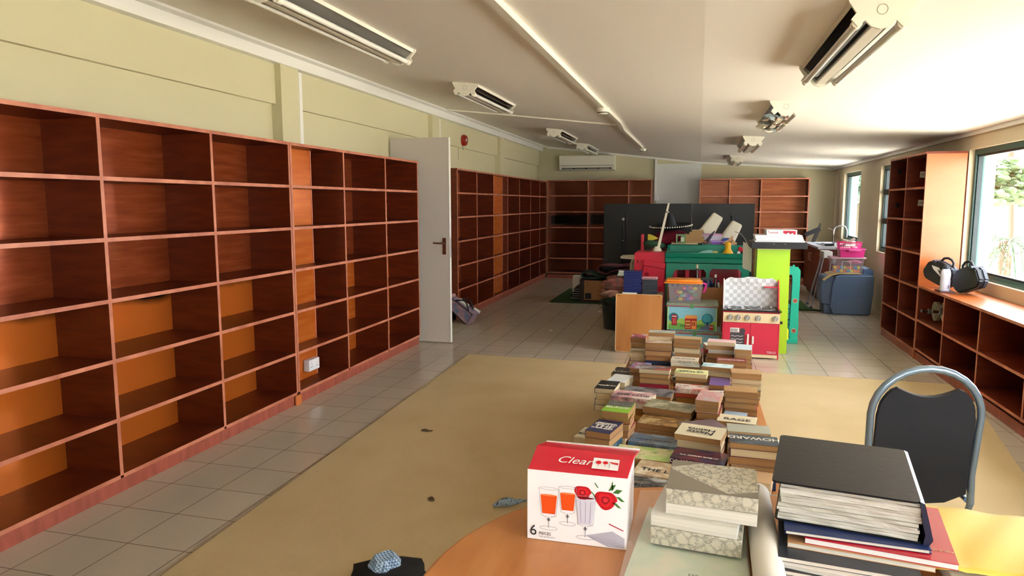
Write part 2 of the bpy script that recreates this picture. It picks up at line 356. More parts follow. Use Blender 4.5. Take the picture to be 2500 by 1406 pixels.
bookcase('tall narrow red-brown bookcase with paper labels by the big window', 1.99, 7.2, 8.47, (7.83,), [.095, .375, .68, .995, 1.305, 1.605, 1.92], .325, 'R', back=m_backdark, ends={0: m_panel})
bookcase('low red-brown bench bookcase running under the big window', 1.99, 3.3, 7.195, (4.1, 4.92, 5.70, 6.47), [.115, .385, .70], .345, 'R', back=m_backdark, name='bench_bookcase', top_over=1)
def casing(x0, x1, y0, y1, zs, label):
    t = thing('pilaster_casing', label, 'casing', ((x0 + x1) / 2, (y0 + y1) / 2, zs[0]))
    for a, b in zip(zs, zs[1:]):
        p = G().box(x0, x1, y0, y1, a + .001, b - T - .001).build('plywood_face', m_back, t)
        for ya in (y0, y1 - .012): G().box(x1, x1 + .003, ya, ya + .012, a + .001, b - T - .001).build('edge_bead', m_edge, p)
casing(-3.030, -2.93, 4.60, 4.92, ROW, 'bright orange plywood casing of a wall pilaster inside the second bookcase')
casing(-3.03, -2.95, 9.775, 10.52, [.095, .385, .685, .99, 1.29, 1.59, 1.88], 'orange plywood casing filling one column of the far left bookcase')
# wall posts between shelf runs: small painted gap filler
tag(G().box(-2.775, -2.765, 4.34, 4.41, 0, .07).build('joint_cover', mat('orange_patch', 'c47038', .4)), 'small orange patch strip joining two kick boards on the left', 'strip')
# paper labels and black tape squares in the tall bookcase
def on_back(y, z, w, h, m, label, name, cat, txt=None):
    # sits on the side of a cell, facing the camera
    t = thing(name, label, cat, (2.15, y, z))
    g = G(); Mx = front(2.15, y, z) @ Matrix.Rotation(R(rnd.uniform(-5, 5)), 4, 'Z'); g.rect(Mx, -w / 2, w / 2, -h / 2, h / 2); g.build('sheet', m, t)
    if txt: text(txt, .03, Mx, col('404048'), t)
    return t
S_ = MATS
on_back(7.816, 1.735, .085, .06, col('dfdcd8'), 'white paper label pinned in the top right cell of the tall bookcase', 'paper_label', 'label', 'KIDS')
on_back(7.816, 1.455, .088, .06, col('dfdcd8'), 'white paper label pinned one cell below the top right of the tall bookcase', 'paper_label', 'label', 'LARGE')
for z, dx, l in ((1.80, -.07, 'small black tape patch in the top left cell of the tall bookcase'), (1.44, -.07, 'small black tape patch in the second left cell of the tall bookcase')):
    tag(G().box(2.13 + dx, 2.17 + dx, 8.446, 8.4485, z - .03, z + .02).build('tape_patch', m_black), l, 'tape')

# ---------------- ceiling ----------------
m_cream = mat('cream_enamel', 'e2dfd0', .35)
m_tube = mat('fluorescent_tube_glass', 'dcdcd4', .12, spec=.8)
m_mir = mat('dark_mirror_reflector', '2c2624', .12, metal=.7)
m_mirl = mat('light_reflector', '8c8a84', .2, metal=.6)
def batten(x, y, L, label, tubes=(-1, 1), refl=m_mir, scraps=False):
    z = cz(x); sl = math.atan((cz(x + .2) - cz(x - .2)) / .4)
    t = thing('ceiling_light', label, 'light', (x, y + L / 2, z), group='fluorescent lights')
    Mx = Matrix.Translation((x, 0, z)) @ Matrix.Rotation(-sl, 4, 'Y')
    # reflector wings and spine
    g = G(); g.prism([(-.10, 0), (.10, 0), (.10, -.012), (.028, -.085), (-.028, -.085), (-.10, -.012)], y + .012, y + L - .012, 'y', Mx); g.build('reflector', refl, t)
    g = G(); g.prism([(-.104, 0), (-.096, 0), (-.096, -.02), (-.104, -.02)], y, y + L, 'y', Mx).prism([(.096, 0), (.104, 0), (.104, -.02), (.096, -.02)], y, y + L, 'y', Mx); g.prism([(-.02, -.082), (.02, -.082), (.02, -.094), (-.02, -.094)], y, y + L, 'y', Mx); g.build('housing', m_cream, t)
    for a, b in ((y - .004, y + .010), (y + L - .010, y + L + .004)):
        g = G(); g.prism([(-.115, .0), (.115, .0), (.115, -.012), (.085, -.052), (.10, -.075), (.075, -.10), (.052, -.078), (.03, -.10), (0, -.108), (-.03, -.10), (-.052, -.078), (-.075, -.10), (-.10, -.075), (-.085, -.052), (-.115, -.012)], a, b, 'y', Mx)
        p = g.build('end_plate', m_cream, t)
        g = G(); q = a - .001
        g.tube([Mx @ Vector((.018 * math.cos(k * math.pi / 8), q, -.04 + .018 * math.sin(k * math.pi / 8))) for k in range(17)], .0012, 5); g.build('knockout_ring', mat('grey_line', '9a988c', .5), p)
    for s in tubes:
        g = G(); g.cyl(Mx @ Vector((s * .076, y + .012, -.085)), Mx @ Vector((s * .076, y + L - .012, -.085)), .015, n=14); tb = g.build('tube', m_tube, t, True)
        g = G()
        for a in (y + .008, y + L - .05): g = G(); g.cyl(Mx @ Vector((s * .076, a, -.085)), Mx @ Vector((s * .076, a + .04, -.085)), .0185, n=12); g.build('tube_holder', m_cream, tb, True)
    if scraps:
        for k in range(26):
            g = G(); c = Mx @ Vector((-.05 + rnd.uniform(-.05, .09), y + rnd.uniform(.1, L - .1), -.075 - rnd.uniform(0, .02)))
            a = Matrix.Translation(c) @ Matrix.Rotation(rnd.uniform(0, 6), 4, 'Z') @ Matrix.Rotation(rnd.uniform(-1, 1), 4, 'X')
            g.grid(3, 2, lambda u, v: a @ Vector(((u - .5) * .1, (v - .5) * .05, .02 * math.sin(4 * u + k) * v)))
            g.build('leaf_scrap', col(rnd.choice(['b8aa90', '94846c', 'd0c8b4', '7c8c90', '9c7468']), .8), t, solid=.0015)
batten(-1.92, 2.86, 1.50, 'nearest twin-tube light in the left row on the ceiling', refl=m_mirl)
batten(-1.92, 5.70, 1.24, 'second twin-tube light from the camera in the left row')
batten(-1.92, 9.45, 1.24, 'third twin-tube light from the camera in the left row')
batten(-1.92, 11.8, 1.24, 'farthest twin-tube light in the left row, above the air conditioner')
batten(.62, 2.88, 1.32, 'nearest and largest twin-tube light at the top right with dark reflector')
batten(.59, 5.52, 1.24, 'right-row light with one tube gone and dry scraps in its trough', tubes=(1,), refl=m_mirl, scraps=True)
batten(.56, 8.30, 1.24, 'right-row light third from the camera, dark reflector facing the room')
batten(.55, 11.5, 1.24, 'farthest small light in the right row near the back wall', tubes=(1,), refl=m_mirl)
# surface conduit with a kink, a smoke detector and a junction box
zc = lambda x: cz(x) - .018
g = G(); P_ = [(-.88, -2.0), (-.88, 3.0), (-.865, 6.35), (-.855, 7.6), (-.90, 8.4), (-.89, 11.2)]
for (a, b), (c, d) in zip(P_, P_[1:]):
    n = 1
    g.loft([[(x - .028, y, cz(x) + .004), (x + .028, y, cz(x) - .002), (x + .026, y, cz(x) - .034), (x - .026, y, cz(x) - .028)] for x, y in ((a, b), (c, d))])
struct(g.build('trim_10', m_cream), 'long white surface conduit running down the middle of the ceiling')
g = G(); xs = [-2.98, -2.2, -1.4, -.93]
g.loft([[(x, y_ - .012, cz(x) + .002), (x, y_ + .012, cz(x) + .002), (x, y_ + .012, cz(x) - .014), (x, y_ - .012, cz(x) - .014)] for x, y_ in zip(xs, (8.05, 8.05, 8.05, 8.05))])
struct(g.build('trim_11', m_cream), 'thin white cable cover crossing the ceiling to the conduit')
def ceil_dev(x, y, r, label, name, cat):
    t = thing(name, label, cat, (x, y, cz(x) - .04))
    g = G(); g.lathe([(0, 0), (r, 0), (r, -.02), (r * .8, -.035), (r * .75, -.05), (0, -.055)], (x, y, cz(x) - .028), 20); g.build('body', m_cream, t, True)
    g = G(); g.lathe([(r * .78, -.034), (r * .82, -.041), (r * .76, -.046)], (x, y, cz(x) - .028), 20); g.build('sensor_slot', m_black, t, True)
ceil_dev(-.86, 6.40, .06, 'round white smoke detector on the ceiling conduit', 'smoke_detector', 'detector')
ceil_dev(-.88, 11.25, .055, 'small round white detector at the far end of the conduit', 'smoke_detector', 'detector')
# ---------------- things on the walls ----------------
t = thing('air_conditioner', 'cream split air conditioner high on the back wall', 'air conditioner', (-2.11, 13.6, 2.09))
g = G(); g.prism([(13.748, 2.37), (13.50, 2.37), (13.485, 2.35), (13.485, 2.17), (13.50, 2.165), (13.50, 2.10), (13.54, 2.085), (13.748, 2.085)], -2.64, -1.58, 'x'); g.build('body', m_cream, t)
g = G().box(-2.62, -1.6, 13.482, 13.4845, 2.172, 2.182); g.build('seam', mat('grey_seam', '8c8c80', .5), t)
g = G().box(-2.59, -1.63, 13.492, 13.4995, 2.105, 2.135); v = g.build('air_outlet', m_black, t)
g = G()
for k in range(4): g.box(-2.57 + k * .235, -2.57 + k * .235 + .20, 13.485, 13.4915, 2.116, 2.121)
g.build('louvre', m_cream, v)
t = thing('alarm_sounder', 'round red fire alarm sounder high on the left wall past the door', 'alarm', (-3.05, 9.03, 2.29))
g = G(); Mr = Matrix.Translation((-3.085, 9.03, 2.29)) @ Matrix.Rotation(R(90), 4, 'Y'); g.lathe([(0, 0), (.075, 0), (.075, .03), (.06, .055), (.03, .065), (0, .066)], (0, 0, 0), 22, Mr); g.build('body', mat('alarm_red', '8e1c14', .3), t, True)
g = G(); g.ell((-3.02, 8.99, 2.29), (.008, .014, .02)); g.build('lens', m_white, t, True)
tag(G().box(-3.085, -3.075, 9.02, 9.035, 2.16, 2.21).box(-3.12, -3.115, 8.93, 8.938, 2.03, 2.19).build('cable_stub', mat('grey_cable', 'a8a898', .6)), 'short grey cable hanging under the red fire alarm', 'cable')
# skirting-level sockets
def socket(loc, rot, w, h, label, double=True, d=.035):
    t = thing('wall_socket', label, 'socket', loc); Mx = Matrix.Translation(loc) @ rot
    g = G(); g.box(-w / 2, w / 2, -h / 2, h / 2, 0, d, M=Mx, bev=.004); g.build('plate', mat('socket_white', 'e6e8ec', .3), t)
    g = G(); n = 2 if double else 1
    for k in range(n):
        c = (k - .5) * w * .48 if double else 0
        for a, b in ((0, .018), (-.011, -.004), (.011, -.004)): g.box(c + a - .003, c + a + .003, b - .004 - .008, b + .004 - .008, d, d + .001, M=Mx)
    g.build('pin_hole', m_black, t)
    g = G()
    for k in range(n):
        c = (k - .5) * w * .48 if double else 0
        g.box(c + .004 - .018 * (1 - 2 * k), c + .014 - .018 * (1 - 2 * k), .018, .034, d, d + .003, M=Mx)
    g.build('switch', m_white, t)
faceX = Matrix.Rotation(R(90), 4, 'Z') @ Matrix.Rotation(R(90), 4, 'X')
socket((-2.925, 4.785, .20), faceX, .15, .088, 'white double socket in the bottom cell of the second bookcase', d=.05)
socket((-3.105, 11.1, .28), faceX, .07, .10, 'small white socket low on the far left bookcase', False)
socket((-.79, 13.735, 1.55), Matrix.Rotation(R(90), 4, 'X'), .085, .085, 'grey socket on the back wall below a vertical conduit', False, .02)
tag(G().box(-.835, -.80, 13.70, 13.736, 1.60, 2.3).build('conduit', m_white), 'vertical white conduit on the back wall above the grey socket', 'conduit')

# ---------------- outside ----------------
m_leaf = mat('tree_leaf', '44603a', .7, var='30482c', scale=2); m_leaf2 = mat('palm_leaf', '3c543c', .6); m_bark = mat('bark', '4c4436', .9)
struct(G().box(2.7, 90, -60, 110, -3.6, -3.4).box(-50, 2.7, -60, -3.3, -3.6, -3.4).build('ground', mat('pale_concrete', 'b4b0a4', .9)), 'bright paved yard outside the windows')
def palm(x, y, h, r, label):
    t = thing('palm_tree', label, 'tree', (x, y, -3.4))
    g = G(); g.tube([(x + .15 * math.sin(k), y, -3.4 + h * k / 5) for k in range(6)], [.2, .16, .14, .13, .12, .1], 10); g.build('trunk', m_bark, t, True)
    for k in range(16):
        g = G(); a = k * 2.4; up = .75 - (k // 3) * .27
        pts = [(s * r * (1 - .15 * s), up * s * r - 1.15 * r * s * s) for s in [j / 7 for j in range(8)]]
        rs = []
        for j, (d, z) in enumerate(pts):
            wd_ = .34 * math.sin(math.pi * min(1, .12 + j / 7.6)) * r / 2; c, s = math.cos(a), math.sin(a)
            rs.append((x + d * c, y + d * s, -3.4 + h + z))
            if 0 < j < 7:
                for i in range(3):
                    dd_ = d + i * r * .045
                    for sg in (-1, 1):
                        b0 = Vector((x + dd_ * c, y + dd_ * s, -3.4 + h + z - i * .02)); tip = b0 + Vector((-s * sg * wd_ * 1.1 + c * wd_ * .5, c * sg * wd_ * 1.1 + s * wd_ * .5, -wd_ * .9)); w_ = Vector((c, s, 0)) * .02 * r
                        g._f(g.ring([b0 - w_, b0 + w_, tip]))
        g.tube(rs, .02, 4); g.build('frond', m_leaf2, t, fix=False)
def tree(x, y, h, r, label, m=m_leaf):
    t = thing('leafy_tree', label, 'tree', (x, y, -3.4)); g = G(); g.cyl((x, y, -3.4), (x, y, -3.4 + h), .25, .12, 10); g.build('trunk', m_bark, t, True)
    g = G(); q = random.Random(int(x * 7 + y))
    for k in range(260):
        a, b = q.uniform(0, 6.28), q.uniform(-.6, 1.2); e = q.uniform(.4, .95) * r
        c = (x + e * math.cos(a) * math.cos(b), y + e * math.sin(a) * math.cos(b), -3.4 + h + e * .75 * math.sin(b)); s = q.uniform(.06, .15) * r
        g.ell(c, (s, s, s * .6), 6, jit=.35, rnd=q)
    g.build('crown', m, t)
tree(8.3, 24.2, 5.3, 1.45, 'round leafy tree left of the palm through the big window')
palm(13.2, 35.6, 9.0, 2.1, 'tall shaggy palm behind the white house')
palm(7.0, 18.6, 4.0, 1.2, 'small palm in front of the white house')
palm(19.5, 49.5, 9.5, 3, 'palm far right beyond the white house, its crown spread wide')
tree(5.9, 30, 5.5, 2.6, 'dense tree seen through the narrow far window', mat('pale_leaf', '4c6454', .6, var='344c3c', scale=3))
tree(6.9, 41, 5, 2.6, 'tree behind the car seen through the half hidden window')
t = thing('house', 'white single-storey house with grey gable roof across the yard', 'house', (17, 38, -3.4))
G().box(11, 26, 37.5, 46, -3.4, 1.2).build('wall', mat('house_white', 'e4e4e0', .8), t)
g = G(); g.prism([(10.4, 1.2), (26.6, 1.2), (26.6, 1.5), (18.5, 2.4), (10.4, 1.5)], 37, 46.5, 'y'); g.build('roof', mat('pale_roof_sheet', '50585c', .5), t)
t = thing('carport', 'low carport with a grey pitched roof beyond the parked car', 'carport', (14.2, 33, -3.4))
g = G(); g.prism([(10.8, -.6), (14.5, .05), (18.0, -.6), (18.0, -.72), (14.5, -.1), (10.8, -.72)], 31, 34, 'y'); g.build('roof', mat('grey_roof_sheet', '34383c', .5), t)
for x in (11, 17.8):
    for y in (31.2, 33.8): G().box(x - .06, x + .06, y - .06, y + .06, -3.4, -.68).build('post', m_white, t)
t = thing('car', 'grey parked car in the yard below the big window', 'car', (10.3, 27, -3.4))
g = G(); o = smooth_outline([(8.2, -2.95), (8.35, -2.55), (9.2, -2.4), (9.8, -1.95), (11.3, -1.95), (12.0, -2.4), (12.4, -2.55), (12.45, -3.05), (8.3, -3.15)], 4); g.prism(o, 28.6, 30.3, 'y'); g.build('body', mat('car_grey', '2c3034', .35), t, True)
g = G(); g.prism([(9.3, -2.42), (9.85, -2.02), (11.2, -2.02), (11.85, -2.42)], 28.58, 30.32, 'y'); g.build('window_glass', m_black, t)
for x in (9.2, 11.5):
    for y in (28.6, 30.1): g = G(); g.cyl((x, y, -3.08), (x, y + .2, -3.08), .32, n=18); g.build('wheel', m_black, t, True)
t = thing('yard_fence', 'thin white railing fence in the yard in front of the parked car', 'fence', (11, 21.5, -3.4))
g = G()
for k in range(40): g.box(7.5 + k * .2, 7.52 + k * .2, 21.5, 21.53, -3.4, -2.3)
g.build('baluster', m_white, t); G().box(7.4, 15.5, 21.49, 21.54, -2.3, -2.24).box(7.4, 15.5, 21.49, 21.54, -3.3, -3.25).build('rail', m_white, t)
# ---------------- low table and the paperbacks ----------------
m_twood = mat('light_beech_laminate', 'c08450', .32, var=['b87a46', 'ac6e3c'], scale=3, stretch=(6, 1, 1), spec=.45)
t = thing('low_table', 'low wooden table hidden beneath the stacks of paperbacks', 'table', (-.06, 3.85, 0))
G().box(-.47, .38, 2.62, 5.14, .27, .30, bev=.004).build('table_top', m_twood, t)
for x in (-.4, .32):
    for y in (2.7, 5.0): g = G(); g.cyl((x, y, .0125), (x, y, .27), .018, n=12); g.build('leg', m_steel, t, True)
STACKS=[
(-0.392, 5.06, 90, 0.178, 0.108, 'e8e0e0', '', 'white and red covered', [0.027, 0.025, 0.029, 0.026, 0.025, 0.029, 0.035]),
(-0.386, 4.883, 90, 0.178, 0.108, 'b9ad90', 'LISMAN', 'grey-beige covered', [0.034, 0.033, 0.027, 0.03]),
(-0.222, 4.889, 0, 0.178, 0.108, 'cfc4a8', '', 'pale mottled covered', [0.027, 0.026, 0.025, 0.027, 0.035, 0.034, 0.034, 0.034, 0.026]),
(-0.237, 4.778, 2, 0.178, 0.108, 'c9a58c', '', 'brown oval-pictured', [0.028, 0.032, 0.033, 0.034, 0.035, 0.025, 0.031]),
(-0.045, 4.838, -4, 0.178, 0.108, 'b59a74', '', 'tan covered', [0.032, 0.03, 0.026, 0.03, 0.025, 0.035, 0.034, 0.031]),
(0.154, 5.02, 10, 0.178, 0.108, 'e6e2d6', '', 'off-white covered', [0.03, 0.029, 0.031, 0.029, 0.026, 0.028]),
(0.003, 5.026, 88, 0.178, 0.108, 'c23050', '', 'bright pink covered', [0.034, 0.025, 0.025, 0.032]),
(0.175, 4.841, -6, 0.178, 0.108, 'dcb8bc', '', 'pale pink covered', [0.027, 0.03, 0.03, 0.028, 0.036, 0.026, 0.029, 0.026]),
(0.31, 4.753, 85, 0.178, 0.108, 'c8d8e4', '', 'pale sky covered', [0.032, 0.027, 0.028, 0.033, 0.028, 0.031, 0.035]),
(0.229, 4.552, -2, 0.178, 0.108, '7c2c34', 'BONECHEST', 'dark red covered', [0.027, 0.028, 0.026, 0.03, 0.025, 0.032]),
(-0.059, 4.705, -3, 0.178, 0.108, 'ece4d2', 'SILENCE', 'cream spined', [0.027, 0.036, 0.033, 0.029]),
(-0.32, 4.304, 85, 0.178, 0.108, '6c88b4', '', 'blue and red pictured', [0.035, 0.031, 0.034, 0.028, 0.026]),
(-0.055, 4.548, 0, 0.178, 0.108, 'b0c0c4', '', 'misty blue covered', [0.029, 0.026, 0.029, 0.036]),
(-0.22, 4.113, -2, 0.178, 0.108, 'b04038', '', 'red and charcoal covered', [0.028, 0.024, 0.025, 0.026, 0.033, 0.028, 0.027]),
(-0.013, 4.174, -5, 0.185, 0.112, 'dede90', 'GOLD', 'yellow-green covered', [0.025, 0.036, 0.029, 0.026, 0.025, 0.025]),
(0.14, 4.379, -8, 0.178, 0.108, 'b8dce4', '', 'light aqua covered', [0.026, 0.032, 0.026, 0.024, 0.03, 0.027]),
(0.291, 4.161, 0, 0.166, 0.112, 'b89066', '', 'plain brown', [0.036, 0.025, 0.03, 0.033, 0.029, 0.036]),
(-0.429, 4.32, 85, 0.185, 0.112, '241c1c', 'LUNA', 'black and orange lettered', [0.03, 0.027, 0.029, 0.024]),
(-0.42, 4.068, 80, 0.185, 0.112, 'dfe8ee', '', 'white and blue wave', [0.029, 0.027, 0.035, 0.034]),
(-0.025, 4.288, -6, 0.185, 0.112, '8ea4a4', 'DARK TIDE', 'map pictured blue and green', [0.03, 0.024, 0.027, 0.027]),
(0.146, 4.083, 86, 0.185, 0.112, '6a4a98', '', 'violet covered', [0.026, 0.027, 0.034, 0.026, 0.025]),
(-0.47, 3.875, 86, 0.185, 0.112, '14161a', 'FORSYTH', 'black white-lettered', [0.035, 0.031, 0.036, 0.029]),
(-0.246, 3.903, -5, 0.275, 0.175, '3c3c44', '', 'charcoal covered orange-edged', [0.035, 0.032, 0.033]),
(-0.007, 4.009, -4, 0.185, 0.112, 'c84a48', 'MICHAEL', 'white and red', [0.033, 0.03, 0.025, 0.027]),
(0.079, 3.543, 82, 0.186, 0.113, 'cdb4b0', '', 'dusty pink covered', [0.032, 0.034, 0.032, 0.034, 0.03, 0.032]),
(0.146, 3.858, 12, 0.186, 0.113, 'e4e0d8', 'HOROR', 'white bold-lettered', [0.032, 0.027, 0.035, 0.035]),
(0.239, 3.744, -2, 0.166, 0.112, 'b08858', '', 'plain tan', [0.025, 0.036, 0.036, 0.032, 0.025, 0.035]),
(-0.313, 3.747, -8, 0.222, 0.139, 'e0d8d0', 'THE CLUB', 'white with pink oval', [0.026, 0.036, 0.032, 0.025]),
(-0.107, 3.576, -14, 0.25, 0.161, 'a8a488', '', 'grey-beige landscape', [0.026, 0.032, 0.031, 0.033]),
(0.209, 3.432, -8, 0.178, 0.12, 'd8d0b4', 'RAGE', 'cream with bold lettering', [0.035, 0.027, 0.024, 0.035]),
(-0.34, 3.254, 84, 0.183, 0.128, '86b838', 'BLACK', 'lime green and grey', [0.033, 0.035, 0.031, 0.035, 0.026, 0.032]),
(0.202, 3.589, 80, 0.186, 0.113, 'a8c4e0', 'SYD', 'blue and white lettered', [0.03, 0.03, 0.024]),
(-0.383, 3.069, 78, 0.186, 0.117, '2c3058', 'FREDERICK\nFORSYTH\nTHE\nSHEPHERD', 'navy white-lettered', [0.024, 0.031, 0.03, 0.034, 0.031]),
(-0.136, 3.414, -8, 0.233, 0.144, 'b89468', '', 'golden brown covered', [0.026, 0.028, 0.033]),
(0.046, 3.298, 30, 0.186, 0.125, '74646c', '', 'mauve-grey', [0.03, 0.024, 0.034, 0.034]),
(0.038, 3.113, -12, 0.2, 0.15, 'd4ccb0', 'Nasty\nHabits', 'cream', [0.025, 0.031, 0.029, 0.033, 0.028]),
(0.252, 3.302, 0, 0.189, 0.12, 'a8aca0', '', 'pale grey', [0.027, 0.03, 0.036, 0.025]),
(-0.166, 3.219, -8, 0.222, 0.139, '7aa0c0', 'HEART PACIFIC', 'sea-blue pictured', [0.025, 0.031]),
(0.246, 2.939, -2, 0.189, 0.12, '2c3440', 'HOWARD', 'blue-black', [0.035, 0.03, 0.029, 0.034, 0.033, 0.025]),
(-0.47, 3.216, 80, 0.167, 0.111, 'e2dcc8', 'KAVA', 'cream hat-pictured', [0.035, 0.026]),
(-0.201, 3.013, -4, 0.245, 0.156, '90b468', '', 'green-banded cream', [0.028, 0.034]),
(0.035, 2.964, -10, 0.222, 0.139, '24305c', 'C.A. MORLEY RITES OF', 'navy with red rings', [0.029, 0.034, 0.026]),
(-0.097, 2.832, -10, 0.25, 0.167, 'ccbc98', 'THE LION', 'sandy beige', [0.034, 0.026]),
(-0.139, 2.674, -6, 0.222, 0.144, '8c8c88', 'MICHAEL', 'black and grey', [0.026, 0.03]),
(0.218, 2.81, -10, 0.189, 0.12, 'c0a07c', '', 'loose-leaved buff', [0.024, 0.028, 0.031]),
]

m_page = [mat('yellowed_page_edges', 'b08a5c', .9, var='94704a', scale=3, stretch=(1, 1, 90)), mat('tan_page_edges', 'a47c50', .9, var='8a6642', scale=3, stretch=(1, 1, 90)), mat('pale_page_edges', 'd2c4a4', .9, var='b8a684', scale=3, stretch=(1, 1, 90))]
SPINES = ['7c2420', '20385c', 'd8d0c0', '141418', '8a6430', '386048', 'b8b4ac', '5a2c4c', 'c8a860', 'a04030', '30506c', 'e0dcd4', '6c5030', '982c40', '44484c']
def art_m(h, h2, h3):
    k = 'cover_art_%s_%s' % (h, h2)
    return mat(k, h, .28, var=[h2, h3], scale=14, detail=2)
def paperback(x, y, z, L, W, th, rot, colr, label, group, title=None, pm=0, spine_near=False, art=None, tcol='f0ece0', curl=0):
    """page block between two covers, spine along one long side"""
    t = thing('paperback_book', label, 'book', (x, y, z), rot, group, local=True)
    M_ = None; c = .0012
    g = G(); g.box(-L / 2 + .001, L / 2 - .002, -W / 2 + (.002 if spine_near else .001), W / 2 - .003, c, th - c); g.build('page_block', m_page[pm], t, local=True)
    sgn = -1 if spine_near else 1
    g = G(); g.box(-L / 2, L / 2, -W / 2, W / 2, 0, c)
    n = 6; pts = [(-W / 2 + W * k / n, th - c + (curl * ((k / n) ** 2 if not spine_near else (1 - k / n) ** 2))) for k in range(n + 1)]
    g.prism([(a, b) for a, b in pts] + [(a, b + c) for a, b in reversed(pts)], -L / 2, L / 2, 'x')
    ys = sgn * W / 2
    g.box(-L / 2, L / 2, min(ys, ys - sgn * .0014), max(ys, ys - sgn * .0014), 0, th)
    g.build('cover', art or col(colr, .3), t, local=True, fix=True)
    if title:
        vert = 80 < abs(rot) < 101 or rot in (78,)
        lines = title.split('\n'); dark = sum(int(colr[i:i + 2], 16) for i in (0, 2, 4)) > 380
        a = Matrix.Rotation(R(-90), 4, 'Z') if 60 < abs(rot) < 120 else Matrix()
        wdt, hgt = (W, L) if 60 < abs(rot) < 120 else (L, W)
        if title in ('Nasty\nHabits', 'HOWARD', 'HOROR'): a = a @ Matrix.Rotation(R(180), 4, 'Z')
        szs = [min(.05, wdt * .94 / (len(l) * .66)) for l in lines]; tot = sum(szs) * .82; f_ = min(1, hgt * .86 / tot); yy_ = tot * f_ / 2 if len(lines) > 1 else -hgt * .12
        for l, s_ in zip(lines, szs):
            h_ = s_ * .82 * f_; yc = yy_ - h_ / 2 if len(lines) > 1 else yy_; yy_ -= h_
            text(l, s_ * min(1, f_ * 1.15), Matrix.Translation((0, 0, th + curl * .4)) @ a @ Matrix.Translation((0, yc, 0)), col('282830' if dark else tcol), t, 'cover_title', bold=.0008)
        if spine_near: text(lines[0], min(th * .9, .022), Matrix.Translation((0, -W / 2, th / 2)) @ Matrix.Rotation(R(90), 4, 'X'), col('f0ece0' if not dark else '403830'), t, 'spine_title', sx=1)
    return t
ORD = ['', 'second', 'third', 'fourth', 'fifth', 'sixth', 'seventh', 'eighth', 'ninth', 'tenth']
SPN = {'LISMAN', 'SILENCE', 'DARK TIDE', 'C.A. MORLEY RITES OF', 'HEART PACIFIC', 'THE LION', 'MICHAEL', 'THE CLUB'}
BG = 'paperbacks stacked on the low table'
ART = {'misty blue covered': ('b0c0c4', '8c9488', 'd0c8b0'), 'white and red covered': ('e4dcdc', 'b04048', '303848'), 'blue and red pictured': ('6c90c0', '8c3048', 'b8c8d8'), 'red and charcoal covered': ('c85048', '403c40', 'b0a8a8'),
       'map pictured blue and green': ('90a8b8', 'a0a868', '5c7890'), 'white and navy covered': ('dcd8d4', '30406c', 'b09070'), 'brown oval-pictured': ('b08c78', 'd0c4b4', '8c4c38'), 'grey-beige landscape': ('b4b094', '6c6c50', 'c8c4ac'),
       'charcoal covered orange-edged': ('3c3c44', '84868c', '24242c'), 'white with pink oval': ('e4dcd4', 'c89498', '84707c'), 'golden brown covered': ('c0985c', '74502c', 'd8c08c'), 'silver-grey crumpled': ('b4b8bc', '6c7070', 'dce0e4'),
       'dark green-grey': ('56625c', '8c9488', '303834'), 'lime green and grey': ('88bc38', '88bc38', '88bc38'), 'navy with red rings': ('28305c', '6c2c3c', '1c2040'), 'sandy beige': ('d0c4a4', 'b49874', 'e4dcc8'), 'black and grey': ('a8a8a4', '2c2c2c', '74706c'),
       'green-banded cream': ('a0c868', 'd8d4a8', '74a048'), 'sea-blue pictured': ('84a8c8', '6c7078', '4c7ca4'), 'blue-black': ('283440', '4c5864', '1c242c'), 'dusty pink covered': ('ccb4b0', 'c48488', 'b0b0ac'), 'light aqua covered': ('b8dce4', 'd8eef0', '88b4c4'), 'red and white': ('cc5450', 'e0d4cc', '8c3038'), 'white and red': ('cc4c48', 'e0d8d4', '703030'), 'yellow-green covered': ('dce094', 'e8e4b0', '94a860'), 'pale mottled covered': ('ccc4b0', '94a0a0', 'e0d8c4')}
